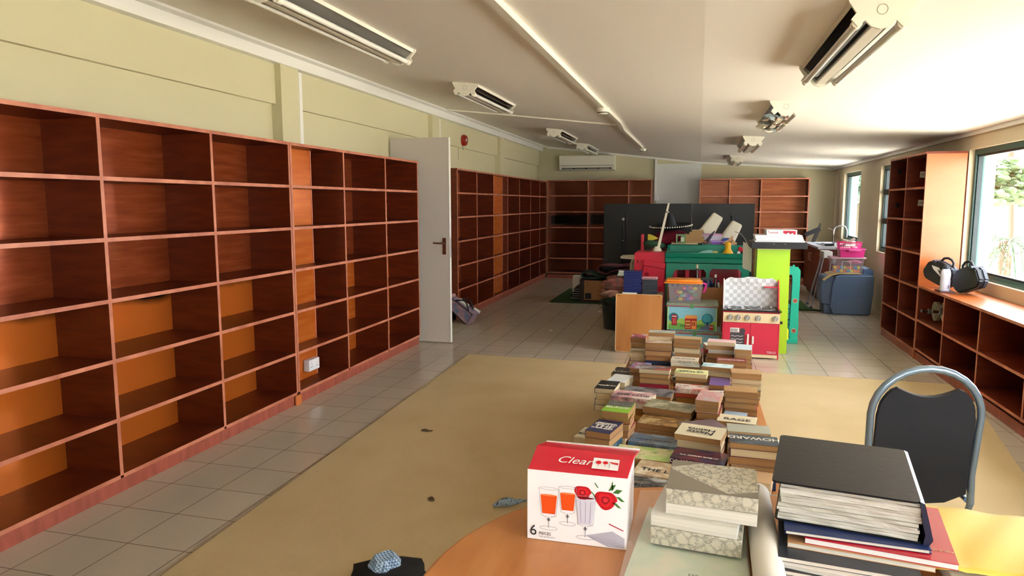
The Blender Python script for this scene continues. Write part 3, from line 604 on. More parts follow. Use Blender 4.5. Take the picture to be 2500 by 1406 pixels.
for si, (x, y, rot, L, W, colr, title, desc, ths) in enumerate(STACKS):
    z = .3005; n = len(ths); q = random.Random(si * 13 + 5); sn = title in SPN; where = 'left' if x < -.25 else ('right' if x > .12 else 'middle')
    depth_w = 'far end' if y > 4.5 else ('near end' if y < 3.15 else 'centre')
    for k, th in enumerate(ths):
        top = k == n - 1; l = L * (1 if top else q.uniform(.93, .99)); w = W * (1 if top else q.uniform(.93, .99)); rr = rot if top else rot + q.uniform(-3.5, 3.5)
        if top:
            lb = '%s paperback%s topping a stack, pile %s, %s' % (desc, ' lettered ' + ' '.join(title.split()[:2]) if title and title not in ('FORSYTH', 'MICHAEL', 'HOWARD', 'HOROR', 'FREDERICK\nFORSYTH\nTHE\nSHEPHERD', 'C.A. MORLEY RITES OF') else '', depth_w, where)
            a = ART.get(desc); am = art_m(*a) if a else None
            if len(lb.split()) > 16: lb = lb.replace(' lettered ' + ' '.join(title.split()[:2]), '')
            if title.startswith('FREDERICK'): lb = 'navy paperback lettered THE SHEPHERD in white, left of the pile'
        else:
            lb = 'paperback %s down in the stack topped by the %s one, %s' % (ORD[n - 1 - k], desc.replace(' covered', '').replace(' pictured', ''), where); am = None
        paperback(x + (0 if top else q.uniform(-.005, .005)), y + (0 if top else q.uniform(-.005, .005)), z, l, w, th - .0004, rr, colr if top else q.choice(SPINES), lb, BG, title if top else None, q.choice([0, 0, 1, 1, 2]) if not (n < 5 and x < -.3) else 2, sn or (not top and q.random() < .16), am, curl=.006 if desc in ('cream', 'silver-grey crumpled') and top else 0)
        if top and title == 'BLACK':
            tb_ = [o for o in C.objects if o.name.startswith('paperback_book') and o.get('label') == lb][0]
            I_ = Matrix.Translation((0, 0, th)); g = G([mat('grey_cover_picture', '6c7068', .35, var=['484c48', '94948c'], scale=60)]); g.rect(I_, 0, l / 2 - .004, -w / 2 + .004, w / 2 - .004, 1); g.build('cover_picture', None, tb_, fix=False, local=True)
        z += th
# one slim book sticking out of the right-hand stacks
paperback(.335, 2.99, .425, .17, .10, .014, 52, 'b8cce0', 'pale blue slim paperback jutting out from the right edge of the pile', BG, None, 2)

# ---------------- round-ended table in the foreground ----------------
t = thing('round_table', 'light wooden table with a rounded end in the foreground', 'table', (.3, 1.25, 0))
o = [(.075 + .59 * math.cos(R(a)), 1.255 + .59 * math.sin(R(a))) for a in range(90, 271, 5)] + [(1.5, .665), (1.5, 1.845)]
g = G(); g.prism(o, .672, .6995, 'z'); tp = g.build('table_top', m_twood, t)
g = G(); oo = [(.075 + .594 * math.cos(R(a)), 1.255 + .594 * math.sin(R(a))) for a in range(90, 271, 5)]
g.loft([[(a, b, .673), ((a - .075) * .985 + .075, (b - 1.255) * .985 + 1.255, .673), ((a - .075) * .985 + .075, (b - 1.255) * .985 + 1.255, .6985), (a, b, .6985)] for a, b in oo]); g.build('edge_band', mat('beech_edge', 'a86c3c', .4), tp)
G().box(.08, 1.5, 1.845, 1.852, .66, .6998).build('metal_trim', m_steel, tp)
for x in (.1, 1.3):
    for y in (.9, 1.6): g = G(); g.cyl((x, y, .0125), (x, y, .672), .022, n=14); g.build('leg', m_steel, t, True)
# glassware box
t = thing('glassware_box', 'white and red carton of six drinking glasses on the table', 'box', (-.24, 1.53, .70), local=False)
X0, X1, YF, ZB = -.352, -.130, 1.458, .7005; YB = 1.62; ZF = .861
mw = mat('gloss_white_card', 'e8e8ee', .25); mr = mat('gloss_red_card', 'cc1c34', .25)
g = G([mw, mr])
g.prism([(YF, ZB), (YB, ZB), (YB, ZF), (YF, ZF)], X0, X1, 'x')
g.build('carton', None, t)
RT = (1.618, .876); MID = (1.555, .880)
g = G(); g.loft([[(X0 + .001, YF, ZF), (X1 - .001, YF, ZF), (X1 - .001, YF + .003, ZF + .001), (X0 + .001, YF + .003, ZF + .001)], [(X0 + .002, 1.545, .884), (X1 + .006, 1.545, .879), (X1 + .006, 1.548, .881), (X0 + .002, 1.548, .886)], [(X0 + .012, 1.612, .872), (X1 + .012, 1.612, .870), (X1 + .012, 1.615, .872), (X0 + .012, 1.615, .874)]]); g.build('red_flap', mr, t)
g = G(); g.loft([[(X1 - .001, YF, ZF), (X1 - .001, YB, ZF), (X1 + .001, YB, ZF), (X1 + .001, YF, ZF)], [(X1 - .001, 1.547, .879), (X1 - .001, 1.60, .872), (X1 + .006, 1.60, .872), (X1 + .006, 1.547, .879)]]); g.build('side_flap', mw, t)
G().box(X0, X1, YF - .0006, YF + .0006, ZF - .0012, ZF + .0012).build('white_fold', mw, t); G().box(X0 + .01, X1 + .012, 1.612, 1.617, .871, .8755).build('white_fold', mw, t)
# printed front
W_, H_ = X1 - X0, ZF - ZB; Mf = front(X0, YF, ZB); k = W_ / 250.; K = lambda a, b: (a * k, b * H_ / 165.)   # u 0..250, v 0..165
g = G()
def gl(cx, top, bot, w, fill):
    s1, s2 = mat('print_grey', '8c8c98', .3), mat('print_orange', 'e0501c', .3)
    stem = bot + (top - bot) * .35
    if fill:
        g.use(s2); g.flat(Mf, [K(cx - w * .42, top - (top - bot) * .16), K(cx + w * .42, top - (top - bot) * .16), K(cx + w * .33, stem + 4), K(cx - w * .33, stem + 4)], 1)
        g.use(mat('print_orange_light', 'f08050', .3)); g.disc(Mf, *K(cx, top - (top - bot) * .16), w * .42 * k, 2.5 * k, 2)
    else:
        g.use(mat('print_pale_glass', 'c8c8dc', .3)); g.flat(Mf, [K(cx - w * .45, top - 6), K(cx + w * .45, top - 6), K(cx + w * .33, stem), K(cx - w * .33, stem)], 3)
        g.use(mat('print_wine', '5c1020', .3)); g.disc(Mf, *K(cx, top - 2), w * .42 * k, 2.6 * k, 4)
        g.use(s1)
        for d in (-.22, 0, .22): g.line(Mf, [K(cx + w * d * 1.2, top - 10), K(cx + w * d, stem + 4)], .0009, 4)
    g.use(s1); L_ = 3 if not fill else 2
    g.line(Mf, [K(cx - w * .5, top), K(cx - w * .38, stem), K(cx - w * .1, stem - 4)], .0008, L_); g.line(Mf, [K(cx + w * .5, top), K(cx + w * .38, stem), K(cx + w * .1, stem - 4)], .0008, L_)
    g.line(Mf, [K(cx + w * .5 * math.cos(a * math.pi / 8), top + 3 * math.sin(a * math.pi / 8)) for a in range(17)], .0007, L_)
    g.line(Mf, [K(cx, stem - 4), K(cx, bot + 5)], .0016, L_)
    g.disc(Mf, *K(cx, stem - 10), 4.4 * k, 4 * k, L_); g.line(Mf, [K(cx + w * .45 * math.cos(a * math.pi / 8), bot + 4 + 4.5 * math.sin(a * math.pi / 8)) for a in range(17)], .0008, L_)
g.use(mat('print_checked_cloth', 'b4b4c4', .4)); g.flat(Mf, [K(150, 24), K(215, 40), K(245, 26), K(245, 2), K(205, 2), K(165, 16)], 0)
g.use(mat('print_cloth_line', '9090a8', .4))
for j in range(9): g.line(Mf, [K(152 + j * 8, 24 - j * .4), K(184 + j * 7, 10 - j)], .0004, 1); g.line(Mf, [K(160 + j * 5, 20 - j * 2), K(212 + j * 4, 38 - j * 4)], .0004, 1)
g.use(mat('print_red_stripe', 'a81c34', .4)); g.line(Mf, [K(206, 57), K(242, 44)], .0022, 1)
g.use(mat('print_leaf', '3c7030', .4))
for (a, b, c, d) in ((180, 138, 168, 150), (214, 130, 238, 138), (222, 122, 244, 112), (160, 130, 176, 112), (214, 108, 236, 96), (212, 134, 214, 158), (204, 134, 222, 150)): g.flat(Mf, [K(a, b), K((a + c) / 2 - 2, (b + d) / 2 + 5), K(c, d), K((a + c) / 2 + 2, (b + d) / 2 - 5)], 1)
for (cx, cy, r) in ((140, 124, 20), (197, 112, 26)):
    for j, (c_, rr) in enumerate((('b80c1c', 1), ('d01828', .72), ('98081c', .45), ('e03038', .22))):
        g.use(mat('print_rose_%d' % j, c_, .4)); o = [K(cx + r * rr * (1 + .12 * math.cos(5 * a / 12 * math.pi / 2 + j)) * math.cos(a * math.pi / 12), cy + r * rr * (.82 + .1 * math.sin(3 * a * math.pi / 12)) * math.sin(a * math.pi / 12)) for a in range(24)]; g.flat(Mf, o, 1 + j * .5)
gl(55, 125, 26, 50, True); gl(103, 132, 42, 45, True); gl(148, 114, 14, 50, False)
g.build('printed_picture', None, t, fix=False)
text('6', .034, Mf @ Matrix.Translation((*K(16, 21), .001)), m_black, t); text('PIECES', .0095, Mf @ Matrix.Translation((*K(46, 16), .001)), m_black, t); text('high quality glass', .0055, Mf @ Matrix.Translation((*K(52, 9), .001)), col('8c8c94'), t)
# print on the red flap
e1 = Vector((1, 0, -.007)).normalized(); e2 = Vector((0, 1.545 - YF, .8815 - ZF)).normalized(); e3 = e1.cross(e2)
Mr_ = Matrix(((e1.x, e2.x, e3.x, X0), (e1.y, e2.y, e3.y, YF), (e1.z, e2.z, e3.z, ZF + .0032), (0, 0, 0, 1)))
text('Clear', .036, Mr_ @ Matrix.Translation((.098, .043, .001)), mw, t, shear=.35)
g = G([mw]); g.rect(Mr_, .140, .198, .022, .064, 3); g.use(mat('print_rose_1')); g.disc(Mr_, .153, .046, .006, .007, 5); g.disc(Mr_, .168, .047, .006, .006, 5); g.line(Mr_, [(.153, .04), (.153, .03)], .001, 5); g.line(Mr_, [(.168, .04), (.168, .032)], .001, 5); g.flat(Mr_, [(.175, .052), (.196, .05), (.196, .042), (.182, .046)], 5); g.use(mat('print_grey')); g.line(Mr_, [(.176, .046), (.178, .034), (.178, .028)], .0012, 5)
g.build('flap_picture', None, t, fix=False)
# plastic folder with a map, under the patterned boxes
t = thing('document_sleeve', 'clear plastic sleeve with pale green map sheets, under the patterned boxes', 'folder', (0, 1.55, .70))
m_map = mat('pale_map_sheet', 'cccabc', .35, var=['b8c8b0', 'd4ccb4'], scale=9); m_cl = mat('clear_film', 'e4e8e8', .08, alpha=.22, spec=.8)
G().prism([(-.128, 1.25), (.115, 1.25), (.125, 1.66), (-.095, 1.66)], .7002, .714, 'z').build('map_sheets', m_map, t)
G().grid(14, 10, lambda u, v: Vector((-.132 + .01 * v + u * .25, 1.245 + v * .485, .7155 + .005 * math.sin(9 * u + 3 * v) ** 2 * (1 if v > .75 else .25) + (.012 * max(0, v - .82) * 5)))).build('plastic_film', m_cl, t, True)
text('SF 033', .014, Matrix.Translation((.02, 1.355, .7165)) @ Matrix.Rotation(R(176), 4, 'Z'), m_black, t)
# patterned photo boxes
m_pat = mat('scribble_patterned_paper', 'b4b0a0', .6); nt = m_pat.node_tree; b_ = nt.nodes['Principled BSDF']; tcx = nt.nodes.new('ShaderNodeTexCoord'); vv = nt.nodes.new('ShaderNodeTexVoronoi'); vv.feature = 'DISTANCE_TO_EDGE'; vv.inputs['Scale'].default_value = 52; nz = nt.nodes.new('ShaderNodeTexNoise'); nz.inputs['Scale'].default_value = 40
mxv = nt.nodes.new('ShaderNodeMixRGB'); mxv.blend_type = 'ADD'; mxv.inputs[0].default_value = .02; nt.links.new(tcx.outputs['Object'], mxv.inputs[1]); nt.links.new(nz.outputs['Color'], mxv.inputs[2]); nt.links.new(mxv.outputs[0], vv.inputs[0])
rr = nt.nodes.new('ShaderNodeValToRGB'); rr.color_ramp.elements[0].position = .03; rr.color_ramp.elements[0].color = lin('6c6a62'); rr.color_ramp.elements[1].position = .06; rr.color_ramp.elements[1].color = lin('bcb8a8'); nt.links.new(vv.outputs['Distance'], rr.inputs[0]); nt.links.new(rr.outputs[0], b_.inputs['Base Color'])
m_tr = mat('taupe_cover_band', '7c766a', .6); m_pg = mat('white_page_block', 'd6d4cc', .7, var='c4c2ba', scale=3, stretch=(1, 1, 60))
def slipbox(cx, cy, z, w, d, h, rz, label, kind, band=False):
    t = thing('bound_book', label, 'book', (cx, cy, z), rz, 'patterned slipcase books', local=True)
    if kind == 'pat':
        G().box(-w / 2, w / 2, -d / 2, d / 2, 0, h, bev=.002).build('patterned_case', m_pat, t, local=True)
        if band:
            I = Matrix.Translation((0, 0, h)); G().flat(I, [(-w / 2, -d / 2), (w / 2, -d / 2), (w / 2, -d / 2 + .035), (.035, -d / 2 + .008), (-w / 2, .03)], 1).flat(I, [(-w / 2, d / 2 - .045), (-.02, d / 2), (-w / 2, d / 2)], 1).build('taupe_band', m_tr, t, fix=False, local=True)
    else:
        G().box(-w / 2, w / 2, -d / 2, d / 2, .002, h - .002).build('page_block', m_pg, t, local=True)
        G().box(-w / 2 - .001, w / 2, -d / 2 + .001, d / 2 + .001, 0, .0018).box(-w / 2 - .001, w / 2, -d / 2 + .001, d / 2 + .001, h - .0018, h).box(-w / 2 - .0015, w / 2, d / 2, d / 2 + .002, 0, h).build('cover', mat('pale_cover', 'c8c6be', .5), t, local=True)
slipbox(.022, 1.535, .720, .188, .165, .038, -6, 'scribble-patterned grey slipcase, lowest of the four books on the plastic sleeve', 'pat')
slipbox(.020, 1.54, .7583, .178, .165, .027, -8, 'white book with page edges showing, just above the lowest patterned slipcase', 'w')
slipbox(.052, 1.55, .7856, .186, .165, .026, -6, 'white book jutting right, directly under the top patterned slipcase', 'w')
slipbox(.048, 1.555, .8119, .188, .175, .032, -3, 'scribble-patterned slipcase with a taupe band, topmost of the four', 'pat', True)
# rolled sheet
t = thing('rolled_poster', 'cream rolled poster lying between the patterned boxes and the binder', 'roll', (.16, 1.5, .70))
g = G(); g.tube([(.152, 1.25, .731), (.156, 1.50, .731), (.160, 1.765, .731)], .030, 24, caps=False); g.build('paper_roll', mat('cream_roll_paper', 'cfcbc2', .5), t, True, solid=.002)
# magazines, red book, files, binder
MG = 'magazines under the binder'
z = .7004
MC = ['c8ccd0', 'd4d4cc', '20242c', 'c4c8c8', 'd8d8d8', '2c3038', 'ccd0d0', 'bcc4c4']
MN = ['bottom of the pile under the binder', 'second from the bottom under the binder', 'third from the bottom under the binder', 'fourth from the bottom under the binder', 'fifth from the bottom under the binder', 'sixth from the bottom under the binder']
for i in range(6):
    h = .009; t = thing('magazine', '%s magazine, %s' % (['pale grey', 'off-white', 'black-covered', 'silver grey', 'white', 'black-edged'][i], MN[i]), 'magazine', (.325 - .003 * i, 1.50, z), -12 + (i % 3) * 3, MG, local=True)
    G().box(-.125, .125, -.11, .17, .0008, h - .0008).build('page_block', m_pg, t, local=True)
    G().box(-.126, .126, -.111, .171, 0, .0007).box(-.126, .126, -.111, .171, h - .0007, h).build('cover', col(MC[i], .3), t, local=True); z += h + .0003
t = thing('softcover_book', 'tan softcover book between the magazines and the red book', 'book', (.34, 1.54, z), -8, None, local=True)
G().box(-.13, .13, -.11, .15, .001, .009).build('page_block', m_pg, t, local=True); G().box(-.131, .131, -.111, .151, 0, .001).box(-.131, .131, -.111, .151, .009, .010).build('cover', col('b88c64'), t, local=True); z += .0103
t = thing('red_book', 'glossy red softcover book with a small gold emblem, under the binder', 'book', (.375, 1.545, z), -9, None, local=True)
G().box(-.13, .135, -.115, .15, .001, .011).build('page_block', mat('bright_page_block', 'd8dce0', .6), t, local=True); G().box(-.131, .136, -.116, .151, 0, .001).box(-.131, .136, -.116, .151, .011, .012).build('cover', mat('red_gloss_cover', 'b0182c', .25), t, local=True)
I = Matrix.Translation((0, 0, .0121)); g = G([mat('gold_print', 'c09468', .4)]); g.line(I, [(.035 + .012 * math.cos(a * .4), -.085 + .009 * math.sin(a * .4)) for a in range(17)], .002, 1); g.line(I, [(.028, -.088), (.035, -.08), (.042, -.088)], .002, 1); g.build('gold_emblem', None, t, fix=False, local=True)
text('ABUNDANT GOSPEL', .012, I @ Matrix.Translation((.08, -.068, 0)) @ Matrix.Rotation(R(180), 4, 'Z'), mat('gold_print'), t); z += .0123
t = thing('blue_folder', 'thin blue document folder directly beneath the binder', 'folder', (.335, 1.60, z), -4, None, local=True)
G().box(-.135, .13, -.15, .16, .0, .002).box(-.135, .13, -.15, .16, .006, .008).build('cover', mat('navy_folder', '1c2c5c', .35), t, local=True); G().box(-.132, .125, -.153, .155, .0021, .0059).build('paper_sheets', m_pg, t, local=True); z += .0085
t = thing('ring_binder', 'large black ring binder stuffed with papers on top of the pile', 'binder', (.335, 1.625, z), -9, None, local=True)
mbk = mat('black_vinyl', '0b0e13', .42, spec=.25, bump=.15, bscale=60); H = .082
g = G(); g.prism(rrect(-.14, .135, -.145, .165, .012), 0, .004, 'z'); g.build('lower_cover', mbk, t, local=True)
g = G(); g.prism(rrect(-.148, .125, -.15, .17, .012), H, H + .004, 'z'); g.build('upper_cover', mbk, t, local=True)
g = G(); g.prism([(.124, H + .004), (.132, H + .001), (.142, H * .55), (.150, .012), (.144, 0), (.133, 0), (.136, .02), (.13, H * .55), (.124, H)], -.148, .168, 'y'); g.build('spine', mat('navy_vinyl', '1c2440', .28), t, local=True)
q = random.Random(3); zz = .0045
for i in range(11):
    h = (H - .007) / 11; s = q.uniform(-.004, .004); ph = q.uniform(0, 6)
    g = G(); n = 18; lo = []; 
    wv = lambda u, a: a * math.sin(7 * u + ph) * (.6 if i < 7 else 1.2)
    rs = []
    for j in range(n + 1):
        u = j / n; x_ = -.132 + s + u * .258; w = wv(u * 2, .0011)
        rs.append([(x_, -.143 + s, zz + w * .4), (x_, .155, zz), (x_, .155, zz + h * .93), (x_, -.143 + s + .002 * math.sin(20 * u + ph), zz + h * .93 + w * .4)])
    g.loft(rs); g.build('paper_bundle', mat('file_paper_%d' % (i % 3), ['d0d0cc', 'bcbcb4', 'dcdcd8'][i % 3], .7, var=['aaa89e'], scale=2, stretch=(1, 1, 120)), t, local=True); zz += h
# yellow envelope folder
t = thing('manila_folder', 'creased yellow folder of papers at the right end of the table', 'folder', (.64, 1.65, .70))
yl = mat('yellow_card', 'd8bc50', .55, bump=.3, bscale=14)
G().box(.50, .86, 1.44, 1.76, .7004, .727).build('paper_sheets', m_pg, t)
g = G(); g.grid(24, 14, lambda u, v: Vector((.470 + .02 * v + u * .42, 1.462 + v * .325 - .02 * u * 0, .7335 + .006 * math.sin(3.2 * u + 2 * v) + .004 * math.sin(11 * u - 5 * v) ** 2 + .006 * (1 - v) * (u < .12)))); g.build('yellow_cover', yl, t, True, solid=.0012)
t2 = G().prism([(.478, 1.47), (.9, 1.45), (.9, 1.43), (.49, 1.435)], .7004, .706, 'z').build('lower_flap', yl, t)

# chair behind the table
t = thing('banquet_chair', 'black stacking chair with a chrome arched back tube', 'chair', (.77, 2.6, 0))
ct = mat('blue_grey_tube', '8ca4bc', .22, metal=.7); fb = mat('navy_black_upholstery', '191b22', .75, bump=.2, bscale=300)
def arch(w, zt, z0, tilt=0, n=14):
    return [(-w, z0)] + [(-w + .012 * (1 - k / 3), z0 + (zt - w * .95 - z0) * k / 3) for k in (1, 2)] + [(-w * math.cos(math.pi * k / n), zt - w * .95 + w * .95 * math.sin(math.pi * k / n)) for k in range(n + 1)] + [(w - .012 * (1 - k / 3), z0 + (zt - w * .95 - z0) * k / 3) for k in (2, 1)] + [(w, z0)]
ry = lambda z: 2.60 + (.90 - z) * .13
ca = math.cos(R(8)); sa = math.sin(R(8))
cpx = lambda u, z, dy=0: (.775 + u * ca, ry(z) + u * sa + dy, z)
A = arch(.178, .895, .40)
g = G(); g.tube([cpx(u * (1 + (.78 - z) * .07), z) for u, z in A], .0125, 12, caps=True); g.build('back_frame', ct, t, True)
bo = [(-.155, .44)] + [(-.158, .72)] + [(-.155 * math.cos(R(a)), .735 + .125 * math.sin(R(a))) for a in range(0, 48, 8)] + [(-.10 + .2 * k / 8, .825 - .03 * math.sin(math.pi * k / 8)) for k in range(0, 9)] + [(-.155 * math.cos(R(a)), .735 + .125 * math.sin(R(a))) for a in range(140, 181, 8)] + [(.158, .72), (.155, .44), (.09, .405), (0, .395), (-.09, .405)]
g = G(); v0 = g.ring([cpx(u * (1 + (.78 - z) * .07), z, -.014) for u, z in bo]); v1 = g.ring([cpx(u * (1 + (.78 - z) * .07), z, .014) for u, z in bo]); n = len(bo)
for i in range(n): g._f([v0[i], v0[(i + 1) % n], v1[(i + 1) % n], v1[i]])
g._f(v0); g._f(v1); g.build('backrest', fb, t)
g = G(); g.prism(rrect(.63, .925, 2.70, 3.04, .06), .43, .47, 'z'); g.build('seat', fb, t, True)
for s in (-1, 1):
    u = s * .183; b0 = cpx(u, .40)
    g = G(); g.tube([b0, (b0[0], b0[1] + .02, .36), (b0[0] + s * .02, b0[1] - .06, .017)], .011, 10); g.build('rear_leg', ct, t, True)
    g = G(); g.tube([(b0[0], b0[1] + .03, .40), (b0[0] - s * .04, b0[1] + .36, .41), (b0[0] - s * .03, b0[1] + .42, .017)], .011, 10); g.build('front_leg', ct, t, True)

# mesh bag and cloth on the floor at the lower edge
mb_ = mat('blue_white_check_cloth', '8cb0d8', .8); nt = mb_.node_tree; b_ = nt.nodes['Principled BSDF']; tcx = nt.nodes.new('ShaderNodeTexCoord'); ck = nt.nodes.new('ShaderNodeTexChecker'); ck.inputs['Scale'].default_value = 110; ck.inputs[1].default_value = lin('b8d4f0'); ck.inputs[2].default_value = lin('5878a0'); nt.links.new(tcx.outputs['Object'], ck.inputs[0]); nt.links.new(ck.outputs[0], b_.inputs['Base Color'])
t = thing('tote_bag', 'slumped black bag with blue checked lining on the carpet', 'bag', (-1.05, 2.38, .012))
q = random.Random(11)
g = G(); g.loft([[(-1.10 + (.15 + .03 * math.sin(3 * a + k)) * s_ * math.cos(a * .5236), 2.33 + (.12 + .02 * math.cos(2 * a + k)) * s_ * math.sin(a * .5236), z_) for a in range(12)] for k, (s_, z_) in enumerate(((1, .014), (1.05, .03), (.9, .055), (.6, .07)))]); g.build('bag_body', mat('black_knit', '15161a', .9, bump=.6, bscale=90), t, True)
g = G(); g.loft([[(-1.13 + (.05 + .012 * math.sin(2 * a + k)) * s_ * math.cos(a * .5236), 2.34 + .07 * s_ * math.sin(a * .5236), z_) for a in range(12)] for k, (s_, z_) in enumerate(((1, .045), (1.1, .075), (.7, .10), (.2, .095)))]); g.build('checked_lining', mb_, t, True)
t = thing('fabric_strap', 'dark cloth corner curling up beside the rounded table edge', 'cloth', (-.80, 2.9, .012))
g = G(); g.tube([(-.90, 3.04, .026), (-.87, 3.06, .035), (-.84, 3.07, .040), (-.80, 3.08, .04), (-.75, 3.1, .045)], [.008, .018, .022, .013, .003], 10); g.build('cloth_fold', mat('denim_check', '3c4c60', .8, var=['8ca0b0', '1c2430'], scale=60), t, True)
# ---------------- toys and clutter in the middle ----------------
def rot_at(c, ax, deg): return Matrix.Translation(c) @ Matrix.Rotation(R(deg), 4, ax) @ Matrix.Translation(-Vector(c))
m_red = mat('red_toy_plastic', 'c01c38', .3, spec=.5); m_redd = mat('dark_red_toy_plastic', '9c1c30', .35)
m_grn = mat('green_toy_plastic', '14806a', .32); m_teal = mat('teal_toy_plastic', '18b49c', .3); m_crm = mat('cream_toy_plastic', 'd8d4c0', .4)
m_card = mat('brown_cardboard', 'a87850', .8, var='986a44', scale=5)
# upright wooden panel cupboard
t = thing('wooden_cupboard', 'small light wooden cupboard with a plain bolted front panel, disc cases on top', 'cupboard', (-.535, 6.95, 0))
m_pan = mat('orange_beech_panel', 'c48850', .35, var=['bc8048', 'b07440'], scale=2.5, stretch=(3, 1, .6))
g = G(); g.prism(rrect(-.757, -.316, .005, .577, .018), 6.80, 6.818, 'y'); p = g.build('front_panel', m_pan, t)
g = G()
for x, z in ((-.728, .56), (-.345, .56), (-.735, .04)): g.cyl((x, 6.7985, z), (x, 6.801, z), .006, n=12)
g.build('bolt', mat('bronze'), p)
g = G(); g.tube([(a, 6.8, b) for a, b in rrect(-.757, -.316, .005, .577, .018)], .0025, 6); g.build('pale_edge', mat('pale_edge_trim', 'dcc8a8', .4), p)
G().box(-.75, -.322, 6.819, 7.12, 0, .572).build('carcass', mat('dark_board', '5c3c28', .6), t)
# disc cases
def disccase(x, y, z, w, d, h, c, label, rz=0, grp='disc cases on the wooden cupboard'):
    t = thing('disc_case', label, 'disc case', (x, y, z), rz, grp, local=True)
    G().box(-w / 2, w / 2, -d / 2, d / 2, 0, h - .0006, bev=.001, seg=1).build('case', mat('case_' + c, c, .2, spec=.7), t, local=True)
    G().box(-w / 2 + .002, w / 2 - .002, -d / 2 - .0006, -d / 2, .003, h - .0036).build('spine_label', mat('case_label_' + c, {'0f1a50': '1c2a6a', '22262e': '383e4a', '2c6c3c': 'd0d4c8', 'd8b0bc': '7c4c60'}.get(c, 'd8d8d8'), .3), t, local=True)
OR2 = ['top'] + ORD[1:] + ['eleventh', 'twelfth', 'thirteenth', 'fourteenth', 'fifteenth']
tag(G().box(-.70, -.56, 6.825, 6.95, .5775, .5885).build('paper_pad', m_white), 'white paper pad at the cupboard edge below the blue disc cases', 'pad')
for k in range(14): disccase(-.604 + .002 * math.sin(k * 2), 6.90, .589 + k * .015, .172, .13, .015, '0f1a50', 'blue disc case, %s from the %s of the tall blue stack' % (OR2[13 - k] if k < 13 else 'first', 'top'), (k * 37) % 5 - 2)
for k in range(11): disccase(-.440 + .002 * math.sin(k * 3), 6.90, .578 + k * .0145, .142, .13, .0145, ('22262e' if k < 10 else 'd8b0bc'), ('black disc case, %s from the top of the dark stack' % OR2[10 - k]) if k < 10 else 'pink covered disc case crowning the dark stack', (k * 29) % 5 - 2)
# bin, foliage, cloth
t = thing('waste_bin', 'tall black plastic bin standing left of the wooden cupboard', 'bin', (-.885, 8.1, 0))
g = G(); g.lathe([(0, .004), (.15, .004), (.155, .01), (.185, .33), (.19, .335), (.18, .335), (.148, .03), (0, .03)], (-.885, 8.1, 0), 28); g.build('body', m_black, t, True)
g = G(); g.lathe([(.185, .322), (.197, .325), (.197, .34), (.183, .34)], (-.885, 8.1, 0), 28); g.build('rim', m_black, t, True)
t = thing('plastic_plant', 'bunch of dark green artificial leaves spilling from the black bin', 'plant', (-.93, 8.05, .05)); q = random.Random(5)
for k in range(34):
    a = q.uniform(0, 6.28); e = q.uniform(.3, 1.1); L = q.uniform(.12, .24); b = Vector((-.90 + .06 * math.cos(a), 8.04 + .06 * math.sin(a), .28)); d = Vector((math.cos(a) * math.cos(e), math.sin(a) * math.cos(e), math.sin(e))); s = d.cross(Vector((0, 0, 1))).normalized()
    g = G(); g.grid(5, 2, lambda u, v: b + d * (L * u) + s * ((v - .5) * .06 * math.sin(math.pi * (.08 + .9 * u))) + Vector((0, 0, -.08 * u * u + .01 * abs(v - .5)))); g.build('leaf', mat('dark_green_leaf', '2c4c2c', .4, var=['1c3420', '4c6c48'], scale=20), t)
t = thing('cloth_bundle', 'rumpled pink patterned cloth heaped on the black bin', 'cloth', (-.84, 8.2, .34)); 
def heap(c, r, seed, amp=.16, M=None):
    g = G(); q = random.Random(seed); ks = [(q.uniform(2, 5), q.uniform(2, 6), q.uniform(0, 6)) for _ in range(4)]
    rs = []
    for j in range(1, 12):
        ph = math.pi * j / 12; ring = []
        for i in range(26):
            th = 2 * math.pi * i / 26; f = 1 + amp * sum(math.sin(a * th + b * ph + c_) for a, b, c_ in [(round(k_[0]), k_[1], k_[2]) for k_ in ks]) / 2
            v = Vector((r[0] * f * math.sin(ph) * math.cos(th), r[1] * f * math.sin(ph) * math.sin(th), r[2] * math.cos(ph) * (1 + amp * .4 * math.sin(3 * th))))
            ring.append((M or Matrix()) @ v + Vector(c))
        rs.append(ring)
    g.loft(rs); return g
heap((-.90, 8.2, .50), (.18, .13, .11), 3, .28).build('cloth_folds', mat('dusty_pink_cloth', 'ac6c64', .85, var=['8c5450', 'c09084', '6c5c54'], scale=16), t, True)
heap((-.95, 8.12, .41), (.12, .1, .05), 8, .3).build('pale_fold', mat('pale_rose_cloth', 'c49c8c', .85, var=['a87c70'], scale=10), t, True)
for k in range(4): disccase(-.80, 8.12, .62 + k * .016, .16, .14, .016, ['2c6c3c', 'd0d4c8', '2c6c3c', 'd4d8d0'][k], 'green and white booklet %s from the bottom on the pink cloth' % ['first', 'second', 'third', 'fourth'][k], -6 + 5 * k, 'booklets on the pink cloth')
